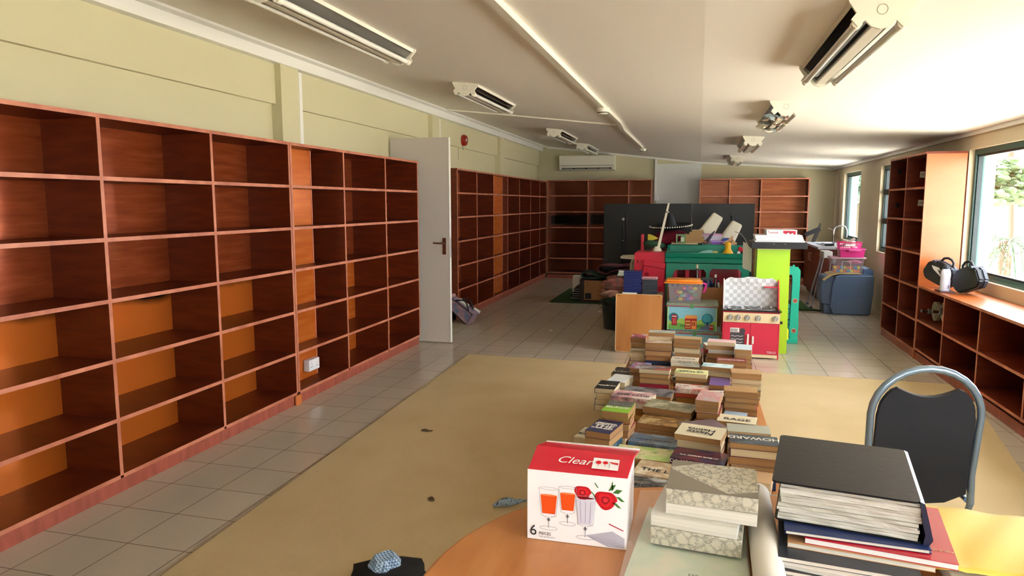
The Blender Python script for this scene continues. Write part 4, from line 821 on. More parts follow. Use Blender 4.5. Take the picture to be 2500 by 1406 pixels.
# board-fronted box with exercise mats
t = thing('storage_crate', 'dark framed crate with a brown board front on the left grass mat', 'crate', (-1.3, 10.25, .012))
G().box(-1.66, -1.0, 10.10, 10.5, .013, .345).build('frame', mat('dark_maroon_frame', '2c1414', .4), t)
p = G().box(-1.59, -1.03, 10.085, 10.099, .05, .335).build('front_board', mat('brown_board', 'a47850', .6, var='986c48'), t)
G().box(-1.575, -1.485, 10.08, 10.0845, .065, .15).build('dark_patch', m_black, p)
g = G()
for z in (.31, .27): g.cyl((-1.54, 10.083, z), (-1.54, 10.085, z), .007, n=10)
g.build('screw_hole', m_black, p)
def matfold(pts, th, y0, y1, name, m, label):
    g = G(); up = []; lo = []
    P_ = [Vector(p) for p in pts]
    for i, p in enumerate(P_):
        d = (P_[min(i + 1, len(P_) - 1)] - P_[max(0, i - 1)]).normalized(); n_ = Vector((-d.y, d.x)); up.append(p + n_ * th / 2); lo.append(p - n_ * th / 2)
    for i in range(len(P_) - 1):
        a = [(up[i].x, up[i].y), (up[i + 1].x, up[i + 1].y), (lo[i + 1].x, lo[i + 1].y), (lo[i].x, lo[i].y)]
        v = [g.bm.verts.new((x, y, z)) for y in (y0, y1) for x, z in a]
        for f in ((0, 1, 2, 3), (7, 6, 5, 4), (0, 4, 5, 1), (1, 5, 6, 2), (2, 6, 7, 3), (3, 7, 4, 0)): g._f([v[k] for k in f])
    bmesh.ops.remove_doubles(g.bm, verts=g.bm.verts, dist=1e-5)
    return tag(g.build(name, m, None, True), label, 'mat')
sp = [(-1.36, .372), (-1.50, .368), (-1.60, .37), (-1.635, .40), (-1.63, .44), (-1.58, .455), (-1.50, .44), (-1.42, .405), (-1.34, .385), (-1.2, .385), (-1.02, .39)]
matfold(sp, .018, 10.11, 10.48, 'exercise_mat', mat('green_foam_mat', '24483c', .7, var='1c3830'), 'dark green exercise mat folded over on top of the crate')
sp = [(-1.30, .445), (-1.36, .46), (-1.40, .50), (-1.38, .545), (-1.32, .56), (-1.2, .555), (-1.1, .55), (-.98, .565), (-.93, .545), (-.96, .52), (-1.1, .50), (-1.2, .475), (-1.30, .425)]
matfold(sp, .015, 10.12, 10.46, 'exercise_mat', mat('maroon_foam_mat', '6c343c', .7, var='5c2830'), 'maroon exercise mat rolled loosely above the green mat')
mgr = mat('artificial_grass', '2c5420', .95, var=['1c3c14', '3c6c28'], scale=60, bump=1.0, bscale=400)
tag(G().box(-2.10, -1.0, 10.03, 11.7, .0, .012).build('grass_mat', mgr), 'green artificial grass mat under the crate on the left', 'mat')
t = thing('tray_rack', 'stack of black trays with white edges on the left grass mat', 'rack', (-1.78, 10.45, .012))
for k in range(6): 
    p = G().box(-1.86 + .02 * (k % 2) + .015 * k, -1.67, 10.40, 10.7, .014 + k * .034, .036 + k * .034).build('tray', m_black, t); G().box(-1.85 + .02 * (k % 2) + .015 * k, -1.68, 10.396, 10.3995, .026 + k * .034, .031 + k * .034).build('white_edge', m_white, p)
tag(G().box(-1.88, -1.67, 10.75, 10.9, .013, .33, bev=.01).build('white_carton', m_white), 'white carton standing behind the black tray stack', 'carton')
# folded table tennis table
t = thing('table_tennis_table', 'folded black table tennis table standing upright behind the toys', 'table', (-.3, 10.62, 0)); mtt = mat('black_table_underside', '14181a', .4); mfr = mat('black_frame_steel', '0c0e10', .35)
for a, b, nm in ((-1.385, -.103, 'left'), (-.095, .77, 'right')):
    p = G().box(a + .01, b - .01, 10.60, 10.625, .12, 1.435).build('table_half', mtt, t)
    g = G(); g.box(a, b, 10.59, 10.635, 1.435, 1.45).box(a, b, 10.59, 10.635, .10, .12).box(a, a + .015, 10.59, 10.635, .12, 1.435).box(b - .015, b, 10.59, 10.635, .12, 1.435); g.build('frame', mfr, p)
for x, z1 in ((-1.09, 1.22), (-1.04, 1.30), (.46, 1.29)):
    g = G(); g.tube([(x, 10.572, z1), (x, 10.572, .25)], .010, 8); l_ = g.build('folded_leg', mfr, t, True)
    g = G(); g.cyl((x, 10.56, z1), (x, 10.59, z1), .02, n=12); g.ell((x, 10.56, z1 - .32), .012, 8); g.build('hinge', m_steel if x < -1.06 else mfr, l_, True)
G().box(-1.02, -.11, 10.575, 10.59, .86, .92).build('cross_bar', mfr, t)
for x in (-1.2, .6):
    for s in (10.56, 10.9): g = G(); g.cyl((x - .015, s, .055), (x + .015, s, .055), .04, n=16); g.build('castor', m_black, t, True)
    G().box(x - .02, x + .02, 10.54, 10.9, .08, .10).build('foot', mfr, t)

# carton behind the trunks, with bottles
t = thing('cardboard_box', 'open brown cardboard box holding bottles behind the orange lidded tub', 'box', (0, 7.66, 0))
g = G(); X0, X1, Ya, Yb = -.30, .26, 7.50, 7.82; w = .005
g.box(X0, X1, Ya, Ya + w, 0, .585).box(X0, X1, Yb - w, Yb, 0, .585).box(X0, X0 + w, Ya + w, Yb - w, 0, .585).box(X1 - w, X1, Ya + w, Yb - w, 0, .585).box(X0, X1, Ya, Yb, .40, .41)
g.build('walls', m_card, t)
def bottle(x, y, z, h, r, m, cap, label, wrap=None):
    t = thing('bottle', label, 'bottle', (x, y, z)); g = G(); g.lathe([(0, 0), (r, 0), (r, h * .55), (r * .9, h * .62), (r * .4, h * .75), (r * .35, h * .9), (0, h * .9)], (x, y, z), 16); g.build('body', m, t, True)
    g = G(); g.cyl((x, y, z + h * .9), (x, y, z + h), r * .42, n=12); g.build('cap', cap, t, True)
    if wrap: g = G(); g.lathe([(r + .001, h * .1), (r + .001, h * .5)], (x, y, z), 16, caps=False); g.build('label_band', wrap, t, True)
mdk = mat('dark_bottle_glass', '20100c', .1, spec=.7)
bottle(.00, 7.60, .411, .40, .030, mdk, mat('pale_cap', 'd8c8a8', .4), 'tall dark bottle with a pale cap in the cardboard box')
bottle(.19, 7.60, .411, .30, .030, mdk, m_white, 'dark bottle with white cap and light label at the right of the box', m_white)
bottle(.225, 7.70, .411, .23, .022, m_white, m_black, 'short white bottle with black cap at the back of the box')
t = thing('storage_jar', 'dark blue jar with a grey lid in the cardboard box', 'jar', (.105, 7.68, .411)); g = G(); g.lathe([(0, 0), (.06, 0), (.065, .2), (.055, .23), (0, .23)], (.105, 7.68, .411), 20); g.build('body', mat('navy_plastic', '20305c', .25), t, True); g = G(); g.cyl((.105, 7.68, .642), (.105, 7.68, .665), .062, n=20); g.build('lid', mat('grey_lid', '4c545c', .4), t, True)
for i, (x, l) in enumerate(((-.25, 'small brown jar at the left end of the cardboard box'), (-.19, 'second small brown jar near the left end of the cardboard box'))): bottle(x, 7.56, .411, .22, .026, mdk, m_white, l)

# fabric storage trunks with a printed village
def trunk(x0, x1, y0, y1, z0, z1, label, full=True):
    t = thing('toy_chest', label, 'toy box', ((x0 + x1) / 2, (y0 + y1) / 2, z0), group=None)
    G().box(x0, x1, y0, y1, z0, z1 - .035, bev=.006).build('body', mat('sky_blue_fabric', '84c4d8', .7), t)
    li = G().box(x0 - .012, x1 + .012, y0 - .010, y1 + .008, z1 - .034, z1 - .002, bev=.007).build('lid', mat('floral_lid_fabric', 'a89c84', .8, var=['6c9484', 'c0a090', 'b46c64'], scale=40), t)
    G().box(x0 - .013, x1 + .013, y0 - .0125, y0 - .010, z1 - .036, z1 - .028).build('red_piping', mat('red_piping', 'a83c48', .6), li)
    G().box((x0 + x1) / 2 - .02, (x0 + x1) / 2 + .012, y0 - .015, y0 - .0125, z1 - .05, z1 - .002).build('clasp', mat('green_strap', '58905c', .6), li)
    W, H = x1 - x0, z1 - z0 - .04; M_ = front(x0, y0 - .001, z0 + .004); g = G(); u = lambda a, b: (a * W, b * H)
    def P(c, pts, l=1): g.use(mat('fabric_print_' + c, c, .7)); g.flat(M_, [u(*p) for p in pts], l)
    def D(c, cx, cy, r, l=1, sy=1): g.use(mat('fabric_print_' + c, c, .7)); g.disc(M_, *u(cx, cy), r * W, r * W * sy, l)
    if full:
        P('9cc85c', [(.01, .02), (.99, .02), (.99, .42), (.85, .36), (.7, .46), (.5, .36), (.3, .5), (.12, .40), (.01, .36)], 0)
        P('6cac50', [(.01, .02), (.99, .02), (.99, .24), (.75, .3), (.45, .22), (.2, .3), (.01, .22)], 1)
        for k in range(13): P('2c5c38', [(.28 + k * .036, .12), (.29 + k * .036, .12), (.29 + k * .036, .24), (.28 + k * .036, .24)], 2)
        P('2c5c38', [(.26, .16), (.74, .16), (.74, .18), (.26, .18)], 2)
        P('5c6c8c', [(.62, .02), (.9, .02), (.84, .28), (.8, .28)], 2)
        D('207c9c', .81, .5, .115, 3); D('3ca0b4', .80, .53, .085, 4); P('5c5044', [(.80, .22), (.83, .22), (.82, .42), (.808, .42)], 3)
        D('287888', .13, .52, .10, 2)
        P('8c2430', [(.09, .18), (.2, .18), (.2, .62), (.17, .66), (.12, .66), (.09, .62)], 3); P('e0d8d0', [(.10, .55), (.19, .55), (.19, .59), (.10, .59)], 4); P('c04c50', [(.11, .25), (.18, .25), (.18, .5), (.11, .5)], 4)
        P('a83028', [(.36, .04), (.60, .04), (.60, .50), (.36, .50)], 3); P('e0984c', [(.35, .50), (.61, .50), (.6, .64), (.38, .64)], 4); P('f0b868', [(.38, .10), (.47, .10), (.47, .40), (.38, .40)], 4); P('f0944c', [(.50, .06), (.59, .06), (.59, .40), (.50, .40)], 4)
        for a, b in ((.39, .12), (.43, .12), (.39, .26), (.43, .26)): P('70281c', [(a, b), (a + .03, b), (a + .03, b + .1), (a, b + .1)], 5)
        for a in (.515, .55): P('70281c', [(a, .18), (a + .02, .18), (a + .02, .36), (a, .36)], 5)
        P('a42c34', [(.86, .03), (.93, .03), (.93, .26), (.86, .26)], 5); P('d8d0c8', [(.86, .16), (.93, .16), (.93, .19), (.86, .19)], 6)
    else:
        D('207c9c', .84, .36, .10, 3, .8); D('3ca0b4', .84, .40, .07, 4); P('a4dcec', [(.1, .55), (.6, .5), (.7, .8), (.2, .85)], 1)
    for a, b in ((.2, .9), (.38, .84), (.44, .9), (.70, .86), (.76, .92), (.81, .84)): P('4ca4cc', [(a, b), (a + .008, b - .05), (a - .008, b - .05)], 3)
    g.build('printed_scene', None, t, fix=False)
    for xx in (x0, x1 - .012): G().box(xx, xx + .012, y0 - .0035, y0 - .0005, z0 + .002, z1 - .038).build('green_piping', mat('pale_green_piping', 'a8d8a0', .6), t)
    return t
trunk(-.235, .235, 7.13, 7.45, 0, .188, 'lower pale blue fabric toy trunk half hidden behind the paperbacks', False)
trunk(-.275, .205, 7.11, 7.44, .19, .466, 'fabric toy trunk printed with a village scene, on the lower trunk')
t = thing('plastic_tub', 'translucent plastic tub with an orange lid on the printed trunk', 'tub', (-.1, 7.25, .466))
mtb = mat('frosted_tub_plastic', 'd4d4e4', .25, alpha=.22, spec=.6)
g = G(); 
def tub(x0, x1, y0, y1, z0, z1, tp): return [[(x0 + tp * (1 - f) , y0 + tp * (1 - f), z), (x1 - tp * (1 - f), y0 + tp * (1 - f), z), (x1 - tp * (1 - f), y1 - tp * (1 - f), z), (x0 + tp * (1 - f), y1 - tp * (1 - f), z)] for f, z in ((0, z0), (1, z1))]
g.loft(tub(-.275, .06, 7.14, 7.40, .467, .655, .018)); g.build('tub_body', mtb, t)
li = G().box(-.318, .060, 7.118, 7.415, .656, .668, bev=.004).box(-.298, .04, 7.135, 7.40, .668, .692, bev=.012).build('orange_lid', mat('orange_plastic', 'f09030', .3), t, True)
g = G(); g.tube([(.062, 7.2, .66), (.09, 7.2, .65), (.085, 7.2, .60), (.075, 7.2, .575), (.062, 7.2, .57)], .012, 8); g.build('pink_clip', mat('hot_pink_plastic', 'd83c9c', .3), t, True)
q = random.Random(21); CT = ['58b4a0', 'd83c7c', 'e07cb0', 'd8c858', '5c6cb8', 'e87080', '8cc0a0', '7c58a8', 'ccd0d8']
for k in range(24):
    x = q.uniform(-.20, -.01); y = q.uniform(7.195, 7.34); z = .495 + (k // 6) * .034
    if k < 12: g = G(); g.box(-.018, .018, -.018, .018, -.014, .014, M=Matrix.Translation((x, y, z)) @ Matrix.Rotation(q.uniform(0, 3), 4, 'Z'), bev=.003); nm = 'toy_block'
    else: g = G(); g.ell((x, y, z), (q.uniform(.02, .03), .022, .018), 12, jit=.06, rnd=q); nm = 'soft_toy_piece'
    c_ = CT[k % 9]
    o_ = tag(g.build(nm, mat('toy_' + c_, c_, .4), None, k >= 12), '%s %s, %s layer, %s in the orange lidded tub' % ({'58b4a0': 'mint', 'd83c7c': 'magenta', 'e07cb0': 'pink', 'd8c858': 'yellow', '5c6cb8': 'blue', 'e87080': 'coral', '8cc0a0': 'sage', '7c58a8': 'violet', 'ccd0d8': 'pale grey'}[c_], 'block' if k < 12 else 'soft piece', ['bottom', 'second', 'third', 'top'][k // 6], 'left' if x < -.14 else ('right' if x > -.07 else 'middle')), 'toy', 'toy pieces inside the orange lidded tub')
t_ = t
# toy kitchen
t = thing('toy_kitchen', 'red wooden toy kitchen with checkered splashback and five knobs', 'toy kitchen', (.505, 6.95, 0)); X0, X1, YF = .252, .758, 6.82
mrk = mat('raspberry_paint', 'cc2c48', .35); mcrp = mat('cream_ply', 'e4d0a8', .45)
G().box(X0 + .004, X1 - .004, YF + .014, 7.085, .03, .447).build('cabinet_body', mrk, t)
for a, b in ((X0, X0 + .012), (X1 - .012, X1)): G().box(a, b, YF + .002, YF + .0135, 0, .447).build('side_post', mrk, t)
for a, b, s in ((X0 + .014, .5005, 1), (.5035, X1 - .014, -1)):
    d = G().box(a, b, YF, YF + .013, .045, .338).build('door', mrk, t)
    hx = .4795 if s == 1 else .5245
    g = G(); g.box(hx - .008, hx + .008, YF - .022, YF - .012, .125 + (s < 0) * .02, .235 - (s < 0) * .02, bev=.003).box(hx - .006, hx + .006, YF - .014, YF, .14, .15).box(hx - .006, hx + .006, YF - .014, YF, .205, .215); g.build('handle', m_white, d)
G().box(X0 + .013, X1 - .013, YF, YF + .013, .012, .042).build('plinth', mcrp, t)
G().box(X0 + .001, X1 - .001, YF - .002, YF + .0135, .341, .432).build('control_panel', mcrp, t)
for x in (.315, .385, .468, .565, .715):
    g = G(); g.cyl((x, YF - .003, .388), (x, YF - .02, .388), .026, .024, n=24); kb = g.build('knob', m_steel, t, True); G().box(x - .005, x + .005, YF - .03, YF - .0205, .366, .41, M=rot_at((x, 0, .388), 'Y', 20)).build('grip', mat('bright_metal', 'd4d4d4', .3, metal=.6), kb)
ct_ = G().box(X0 - .014, X1 + .012, YF - .012, 7.09, .4475, .460).build('worktop', mat('black_worktop', '1c181c', .25), t)
for x, y in ((.335, 6.89), (.455, 6.89), (.335, 6.99), (.455, 6.99)):
    g = G(); g.lathe([(.054, 0), (.054, .004), (.046, .006), (.044, .001)], (x, y, .4602), 26); g.build('burner_ring', m_steel, ct_, True)
g = G(); g.lathe([(.085, .0), (.085, .003), (.074, .004), (.07, .0)], (.645, 6.93, .4602), 28); g.build('sink_rim', m_steel, ct_, True)
for x in (.60, .69): g = G(); g.cyl((x, 7.0, .4602), (x, 7.0, .485), .013, n=14); g.build('tap', mat('bright_metal'), ct_, True)
m_chk = mat('checkered_print', 'c0c4c8', .4); nt = m_chk.node_tree; b_ = nt.nodes['Principled BSDF']; tcx = nt.nodes.new('ShaderNodeTexCoord'); mp_ = nt.nodes.new('ShaderNodeMapping'); ck = nt.nodes.new('ShaderNodeTexChecker'); ck.inputs['Scale'].default_value = 1; mp_.inputs['Scale'].default_value = (27, .01, 27); mp_.inputs['Location'].default_value = (.3, .5, .2); ck.inputs[1].default_value = lin('dce0e6'); ck.inputs[2].default_value = lin('bcc0c4'); nt.links.new(tcx.outputs['Object'], mp_.inputs[0]); nt.links.new(mp_.outputs[0], ck.inputs[0]); nt.links.new(ck.outputs[0], b_.inputs['Base Color'])
wav = [(X0 + .01, .461)] + [(X0 + .01 + (X1 - X0 - .02) * k / 24, .70 + .042 * min(1, k / 2.5, (24 - k) / 2.5) + .008 * math.cos(k / 24 * 4 * math.pi)) for k in range(25)] + [(X1 - .01, .461)]
sb = (lambda g: (g.prism(wav, 7.06, 7.068, 'y'), g.build('splashback', m_chk, t))[1])(G())
for x in (.345, .415, .485, .565): g = G(); g.tube([(x, 7.059, .70), (x, 7.045, .698), (x, 7.04, .69), (x - .008, 7.038, .685)], .003, 6); g.build('hook', m_steel, sb, True)
for xx, s in ((X0, 0), (X1 - .01, 0)):
    g = G(); g.prism([(6.90, .461), (7.059, .461), (7.059, .73), (7.03, .72), (6.97, .64), (6.93, .52)], xx, xx + .010, 'x'); g.build('side_wing', m_white if xx == X0 else mrk, t)
G().box(X1 - .13, X1 - .011, 6.99, 7.058, .655, .664).build('small_shelf', mrk, t)
Mf = front(X0, YF - .0003, 0); g = G([mat('print_dark_grey', '48444c', .5)]); g.rect(Mf, .07, .20, .13, .245, 1); g.rect(Mf, .07, .155, .248, .285, 1)
g.use(m_white); g.rect(Mf, .068, .15, .246, .288, 2); g.use(mat('print_dark_grey'))
for k in range(5): g.rect(Mf, .075 + k * .013, .081 + k * .013, .25, .28, 3)
g.disc(Mf, .18, .262, .024, .024, 2); g.use(m_white)
for z in (.15, .18, .21): g.line(Mf, [(.078 + k * .012, z + .004 * math.sin(k * 1.6)) for k in range(10)], .004, 4)
g.build('oven_print', None, t, fix=False)
text('TIDLO', .028, Mf @ Matrix.Translation((.44, .065, .001)), m_white, t)
G().box(X1 - .001, X1 + .026, YF + .02, YF + .034, .335, .36).build('side_latch', m_black, t)

# green pillar stand with dark tray and game boxes
t = thing('display_stand', 'lime green pedestal with a black flat top, right of the toy kitchen', 'stand', (.72, 7.3, 0)); mlime = mat('lime_green_laminate', 'a8d828', .35)
g = G(); g.prism([(.51, 0), (.862, 0), (.862, .25), (.856, 1.022), (.56, 1.022), (.556, .60)], 7.13, 7.45, 'y'); p = g.build('pedestal', mlime, t)
G().box(.556, .86, 7.128, 7.1295, 1.010, 1.022).build('pale_edge', mat('pale_lime', 'd8e8a0', .4), p)
G().box(.855, .885, 7.2, 7.3, .12, .23, bev=.01).build('yellow_lug', mat('yellow_green_plastic', 'd8dc30', .4), t)
G().box(.495, .998, 7.06, 7.52, 1.0225, 1.084, bev=.004).build('black_top', m_black, t)
for x in (.70, .80): g = G(); g.cyl((x, 7.058, 1.068), (x, 7.061, 1.068), .004, n=10); g.build('screw', m_steel, t)
gz = 1.0845; GB = [(.53, .978, .015, 7.10), (.54, .965, .016, 7.09), (.535, .96, .017, 7.10), (.532, .955, .018, 7.11)]
for i, (a, b, h, y) in enumerate(GB):
    tt = thing('game_box', 'plain white flat box, %s in the stack on the black top' % ['lowest', 'second up', 'third up', 'fourth up'][i], 'box', ((a + b) / 2, y + .15, gz), group='white boxes on the black top')
    G().box(a, b, y, y + .28, gz, gz + h - .005).build('base', mat('white_card', 'dce0e4', .5), tt); G().box(a - .003, b + .003, y - .003, y + .283, gz + h - .0048, gz + h - .0008).build('lid', mat('white_card'), tt); gz += h
tt = thing('game_box', 'white board game box with a red picture on its side, topmost on the stand', 'box', (.77, 7.2, gz))
G().box(.632, .905, 7.10, 7.36, gz, gz + .05, bev=.002).build('carton', mat('white_card'), tt); Mf = front(.632, 7.0995, gz)
text('Twister', .038, Mf @ Matrix.Translation((.062, .026, .0)), mat('plum_ink', '9c2848', .4), tt, shear=-.2, sx=.85); g = G([mat('crimson_ink', 'b8143c', .4)]); g.flat(Mf, [(.148, .04), (.155, .044), (.26, .042), (.262, .008), (.24, .008), (.235, .024), (.215, .008), (.195, .026), (.175, .010), (.15, .02)], 2); g.use(mat('pale_teal_ink', '8cc4b8', .4)); g.line(Mf, [(.128 + .009 * math.cos(a * .5), .03 + .01 * math.sin(a * .5)) for a in range(13)], .003, 2); g.use(m_black); g.line(Mf, [(.17, .028), (.20, .034), (.22, .026), (.24, .032)], .004, 3); g.build('side_picture', None, tt, fix=False)
# teal play panel
t = thing('playhouse_piece', 'teal plastic playhouse post with round red plugs behind the lime pedestal', 'play panel', (.97, 7.7, 0))
g = G(); g.prism(smooth_outline([(.86, .72), (.88, .79), (.93, .805), (.99, .80), (1.025, .775), (1.032, .72), (1.03, .4), (1.03, .06), (.955, .06), (.955, .4), (.957, .68), (.935, .72), (.90, .715)], 5), 7.69, 7.76, 'y'); g.build('arched_post', m_teal, t, True)
G().box(.925, 1.035, 7.68, 7.78, 0, .058, bev=.006).build('foot_block', m_teal, t)
g = G()
for k in range(6): g.box(.905, .953, 7.70, 7.75, .09 + k * .055, .135 + k * .055, bev=.006)
g.build('ribbed_side', mat('deep_teal_plastic', '128c7c', .35), t)
for z in (.45, .135): g = G(); g.cyl((.993, 7.689, z), (.993, 7.68, z), .02, n=18); pg = g.build('round_plug', mat('rust_red_plastic', '984c44', .4), t, True); g = G(); g.lathe([(.02, 0), (.026, 0), (.026, .004), (.02, .004)], (0, 0, 0), 20, Matrix.Translation((.993, 7.688, z)) @ Matrix.Rotation(R(90), 4, 'X')); g.build('ring', mat('plug_ring', 'b0b8a8', .4), pg, True)
g = G(); g.box(.955, .975, 7.70, 7.72, .80, .82).cyl((.985, 7.7, .79), (1.01, 7.7, .80), .006, n=8); g.build('catch', m_teal, t)

# green play table, red playhouse panels and all that lies on them
t = thing('play_table', 'dark green plastic play table with a deep rim, loaded with toys', 'play table', (.1, 8.2, 0)); X0, X1, Ya, Yb = -.345, .56, 7.97, 8.47
g = G(); prof = [(Ya, .905), (Ya - .012, .90), (Ya - .004, .865), (Ya + .012, .845), (Ya + .002, .83), (Ya + .004, .80), (Ya + .03, .79), (Ya + .03, .89), (Ya + .015, .908)]
g.prism(prof, X0, X1, 'x'); g.build('front_rim', m_grn, t)
G().box(X0 + .02, X1 - .02, Ya + .031, Yb - .03, .87, .885).build('tray_floor', m_grn, t)
G().box(X0 + .02, X1 - .05, Yb - .029, Yb, .80, .975, bev=.012).build('back_rim', m_grn, t)
for a, b in ((X0, X0 + .03), (X1 - .03, X1)): g = G(); g.prism([(Ya + .031, .80), (Ya + .031, .905), (Yb - .1, .93), (Yb - .03, .965), (Yb - .03, .80)], a, b, 'x'); g.build('side_rim', m_grn, t)
g = G(); g.prism([(X0 + .01, .789), (X0 + .01, 0), (X0 + .07, 0), (X0 + .07, .62), (X0 + .11, .715), (.07, .725), (.098, .69), (.098, .40), (.135, .40), (.135, .70), (.16, .735), (.44, .735), (.47, .70), (.49, 0), (.55, 0), (.55, .789)], Ya + .012, Ya + .05, 'y'); g.build('front_leg_frame', m_grn, t)
for x in (X0 + .01, X1 - .07): G().box(x, x + .06, Yb - .06, Yb - .01, 0, .799).build('back_leg', m_grn, t)
t = thing('playhouse_piece', 'red plastic window panel with two square openings beneath the green play table', 'play panel', (-.1, 8.06, 0))
g = G(); Z0, Z1 = .30, .765; a0, a1 = -.262, .045
for q_ in ((a0 - .03, a1 + .01, .30, .60), (a0, a1, .735, Z1), (a0, a0 + .045, .60, .735), (a1 - .03, a1, .60, .735), (-.125, -.085, .60, .735)): g.box(q_[0], q_[1], 8.05, 8.09, q_[2], q_[3])
g.build('window_frame', m_red, t); g = G()
for x in (-.26, .0): g.box(x, x + .04, 8.05, 8.09, 0, .299)
g.build('legs', m_red, t)
tag(G().box(.15, .50, 8.16, 8.30, 0, .74, M=rot_at((.3, 8.2, .3), 'Y', -5), bev=.02).build('toy_slide', m_redd), 'dark red slide panel standing under the right half of the play table', 'play panel')
t = thing('playhouse_piece', 'glossy red moulded playhouse wall left of the green play table', 'play panel', (-.52, 8.05, 0))
g = G(); g.prism(rrect(-.69, -.352, .012, .905, .02), 8.0, 8.36, 'y'); g.build('shell', m_red, t)
g = G(); M_ = rot_at((-.45, 8, .7), 'Y', 9); g.box(-.60, -.353, 7.965, 7.999, .735, .80, M=M_, bev=.008).box(-.59, -.353, 7.975, 7.999, .52, .735, M=M_, bev=.006); g.build('moulded_sill', m_red, t)
g = G(); g.cyl((-.545, 7.974, .66), (-.545, 7.96, .655), .022, n=18); g.ell((-.645, 7.995, .80), (.018, .01, .02), 10); g.build('boss', m_redd, t)
for x in (-.60, -.51, -.43): G().box(x, x + .008, 8.0, 8.02, .9055, .918).build('peg', m_red, t)
for x in (-.665,): tag(G().box(x, x + .038, 8.52, 8.57, 0, 1.09, bev=.01).build('post', m_red), 'red plastic upright post rising behind the cushions', 'post')
t = thing('plastic_chair', 'cream plastic seat edge jutting left behind the red panel', 'chair', (-.78, 8.6, 0))
g = G(); g.prism([(-.90, .815), (-.72, .825), (-.72, .78), (-.90, .792)], 8.48, 8.75, 'y'); g.build('seat', m_crm, t)
g = G(); g.tube([(-.75, 8.5, .79), (-.77, 8.5, .74), (-.78, 8.5, .5), (-.78, 8.5, 0)], .014, 8); g.tube([(-.75, 8.7, .79), (-.78, 8.7, .4), (-.79, 8.7, 0)], .014, 8); g.build('leg_frame', m_crm, t, True)
# support crate for the soft things, hidden behind
tag(G().box(-.56, .52, 8.605, 9.2, 0, .90, bev=.02).build('play_chest', m_redd), 'large dark red chest behind the play table carrying cushions and tubs', 'chest')
def cushion(c, r, col_, var_, label, name='cushion', cat='cushion', rotm=None, am=.06):
    t = thing(name, label, cat, (c[0], c[1], c[2] - r[2])); g = heap(c, r, int(c[0] * 100) % 17, am, rotm); g.build('cover', mat('fabric_' + col_, col_, .85, var=[var_], scale=5), t, True)
    g = G(); g.tube([(rotm or Matrix()) @ Vector((r[0] * 1.01 * math.cos(a * math.pi / 14), r[1] * 1.01 * math.sin(a * math.pi / 14), 0)) + Vector(c) for a in range(29)], .005, 6); g.build('piping', mat('fabric_' + var_, var_, .8), t, True)
cushion((-.30, 8.76, 1.02), (.24, .17, .115), '8c1c3c', '6c1428', 'crimson cushion under the sombrero')
cushion((-.50, 8.53, .965), (.14, .09, .045), '3c6448', '2c5038', 'dark green cushion left of the leaning cream pole', rotm=Matrix.Rotation(R(8), 4, 'Y'))
t = thing('foam_wedge', 'bright yellow folded cloth wedge beside the red post', 'cloth', (-.53, 8.62, 1.0)); g = G(); g.prism([(-.585, 1.01), (-.585, 1.085), (-.55, 1.08), (-.50, 1.06), (-.46, 1.035), (-.52, 1.015)], 8.555, 8.585, 'y'); g.build('folded_cloth', mat('yellow_cloth', 'c8b838', .8), t)
# sombrero
t = thing('sombrero', 'black sombrero with white pompom trim on the crimson cushion', 'hat', (-.32, 8.62, 1.14)); Mh = Matrix.Translation((-.32, 8.66, 1.145)) @ Matrix.Rotation(R(-3), 4, 'Y') @ Matrix.Rotation(R(4), 4, 'X')
mh = mat('black_felt', '14161c', .6, bump=.3, bscale=120)
g = G(); g.lathe([(.0, .19), (.018, .188), (.03, .16), (.05, .10), (.075, .02), (.085, .0), (.16, .005), (.215, .02), (.245, .05), (.247, .055), (.243, .052), (.21, .012), (.15, -.006), (.06, -.008), (0, -.008)], (0, 0, 0), 40, Mh); g.build('felt', mh, t, True)
g = G()
for k in range(9): z = .02 + k * .018; r = .078 - (z / .17) * .052; g.tube([Mh @ Vector((r * math.cos(a * .4488), r * math.sin(a * .4488), z)) for a in range(15)], .004, 5)
g.build('crown_braid', mat('blue_grey_braid', '2c3848', .5), t, True)
g = G()
for k in range(56): a = k * 2 * math.pi / 56; g.ell(Mh @ Vector((.25 * math.cos(a), .25 * math.sin(a), .042)), .008, 8)
g.build('pompom_trim', mat('white_pompom', 'e4e0dc', .9), t, True)
# leaning cream pole
t = thing('pole', 'cream plastic pole leaning up in front of the sombrero', 'pole', (-.42, 8.30, .88)); a = Vector((-.445, 8.24, .918)); b = Vector((-.345, 8.50, 1.46)); d = (b - a).normalized()
g = G(); s = Vector((.014, 0, 0)); n_ = Vector((0, .008, 0)); g.loft([[p - s * w - n_, p + s * w - n_, p + s * w + n_, p - s * w + n_] for p, w in ((a, 1.15), (a + (b - a) * .5, 1), (b, .7))]); g.build('shaft', m_crm, t)
g = G(); g.lathe([(.0, .0), (.055, .0), (.05, .02), (.025, .05), (0, .055)], (-.455, 8.24, .9065), 18); g.build('rounded_foot', m_crm, t, True)
c = a + (b - a) * .80; g = G(); g.box(c.x - .009, c.x + .005, c.y - .02, c.y - .006, c.z - .008, c.z + .008); g.build('slot', m_black, t); g = G(); g.cyl((c.x + .012, c.y, c.z), (c.x + .028, c.y, c.z), .008, n=10); g.build('knob', m_crm, t, True)
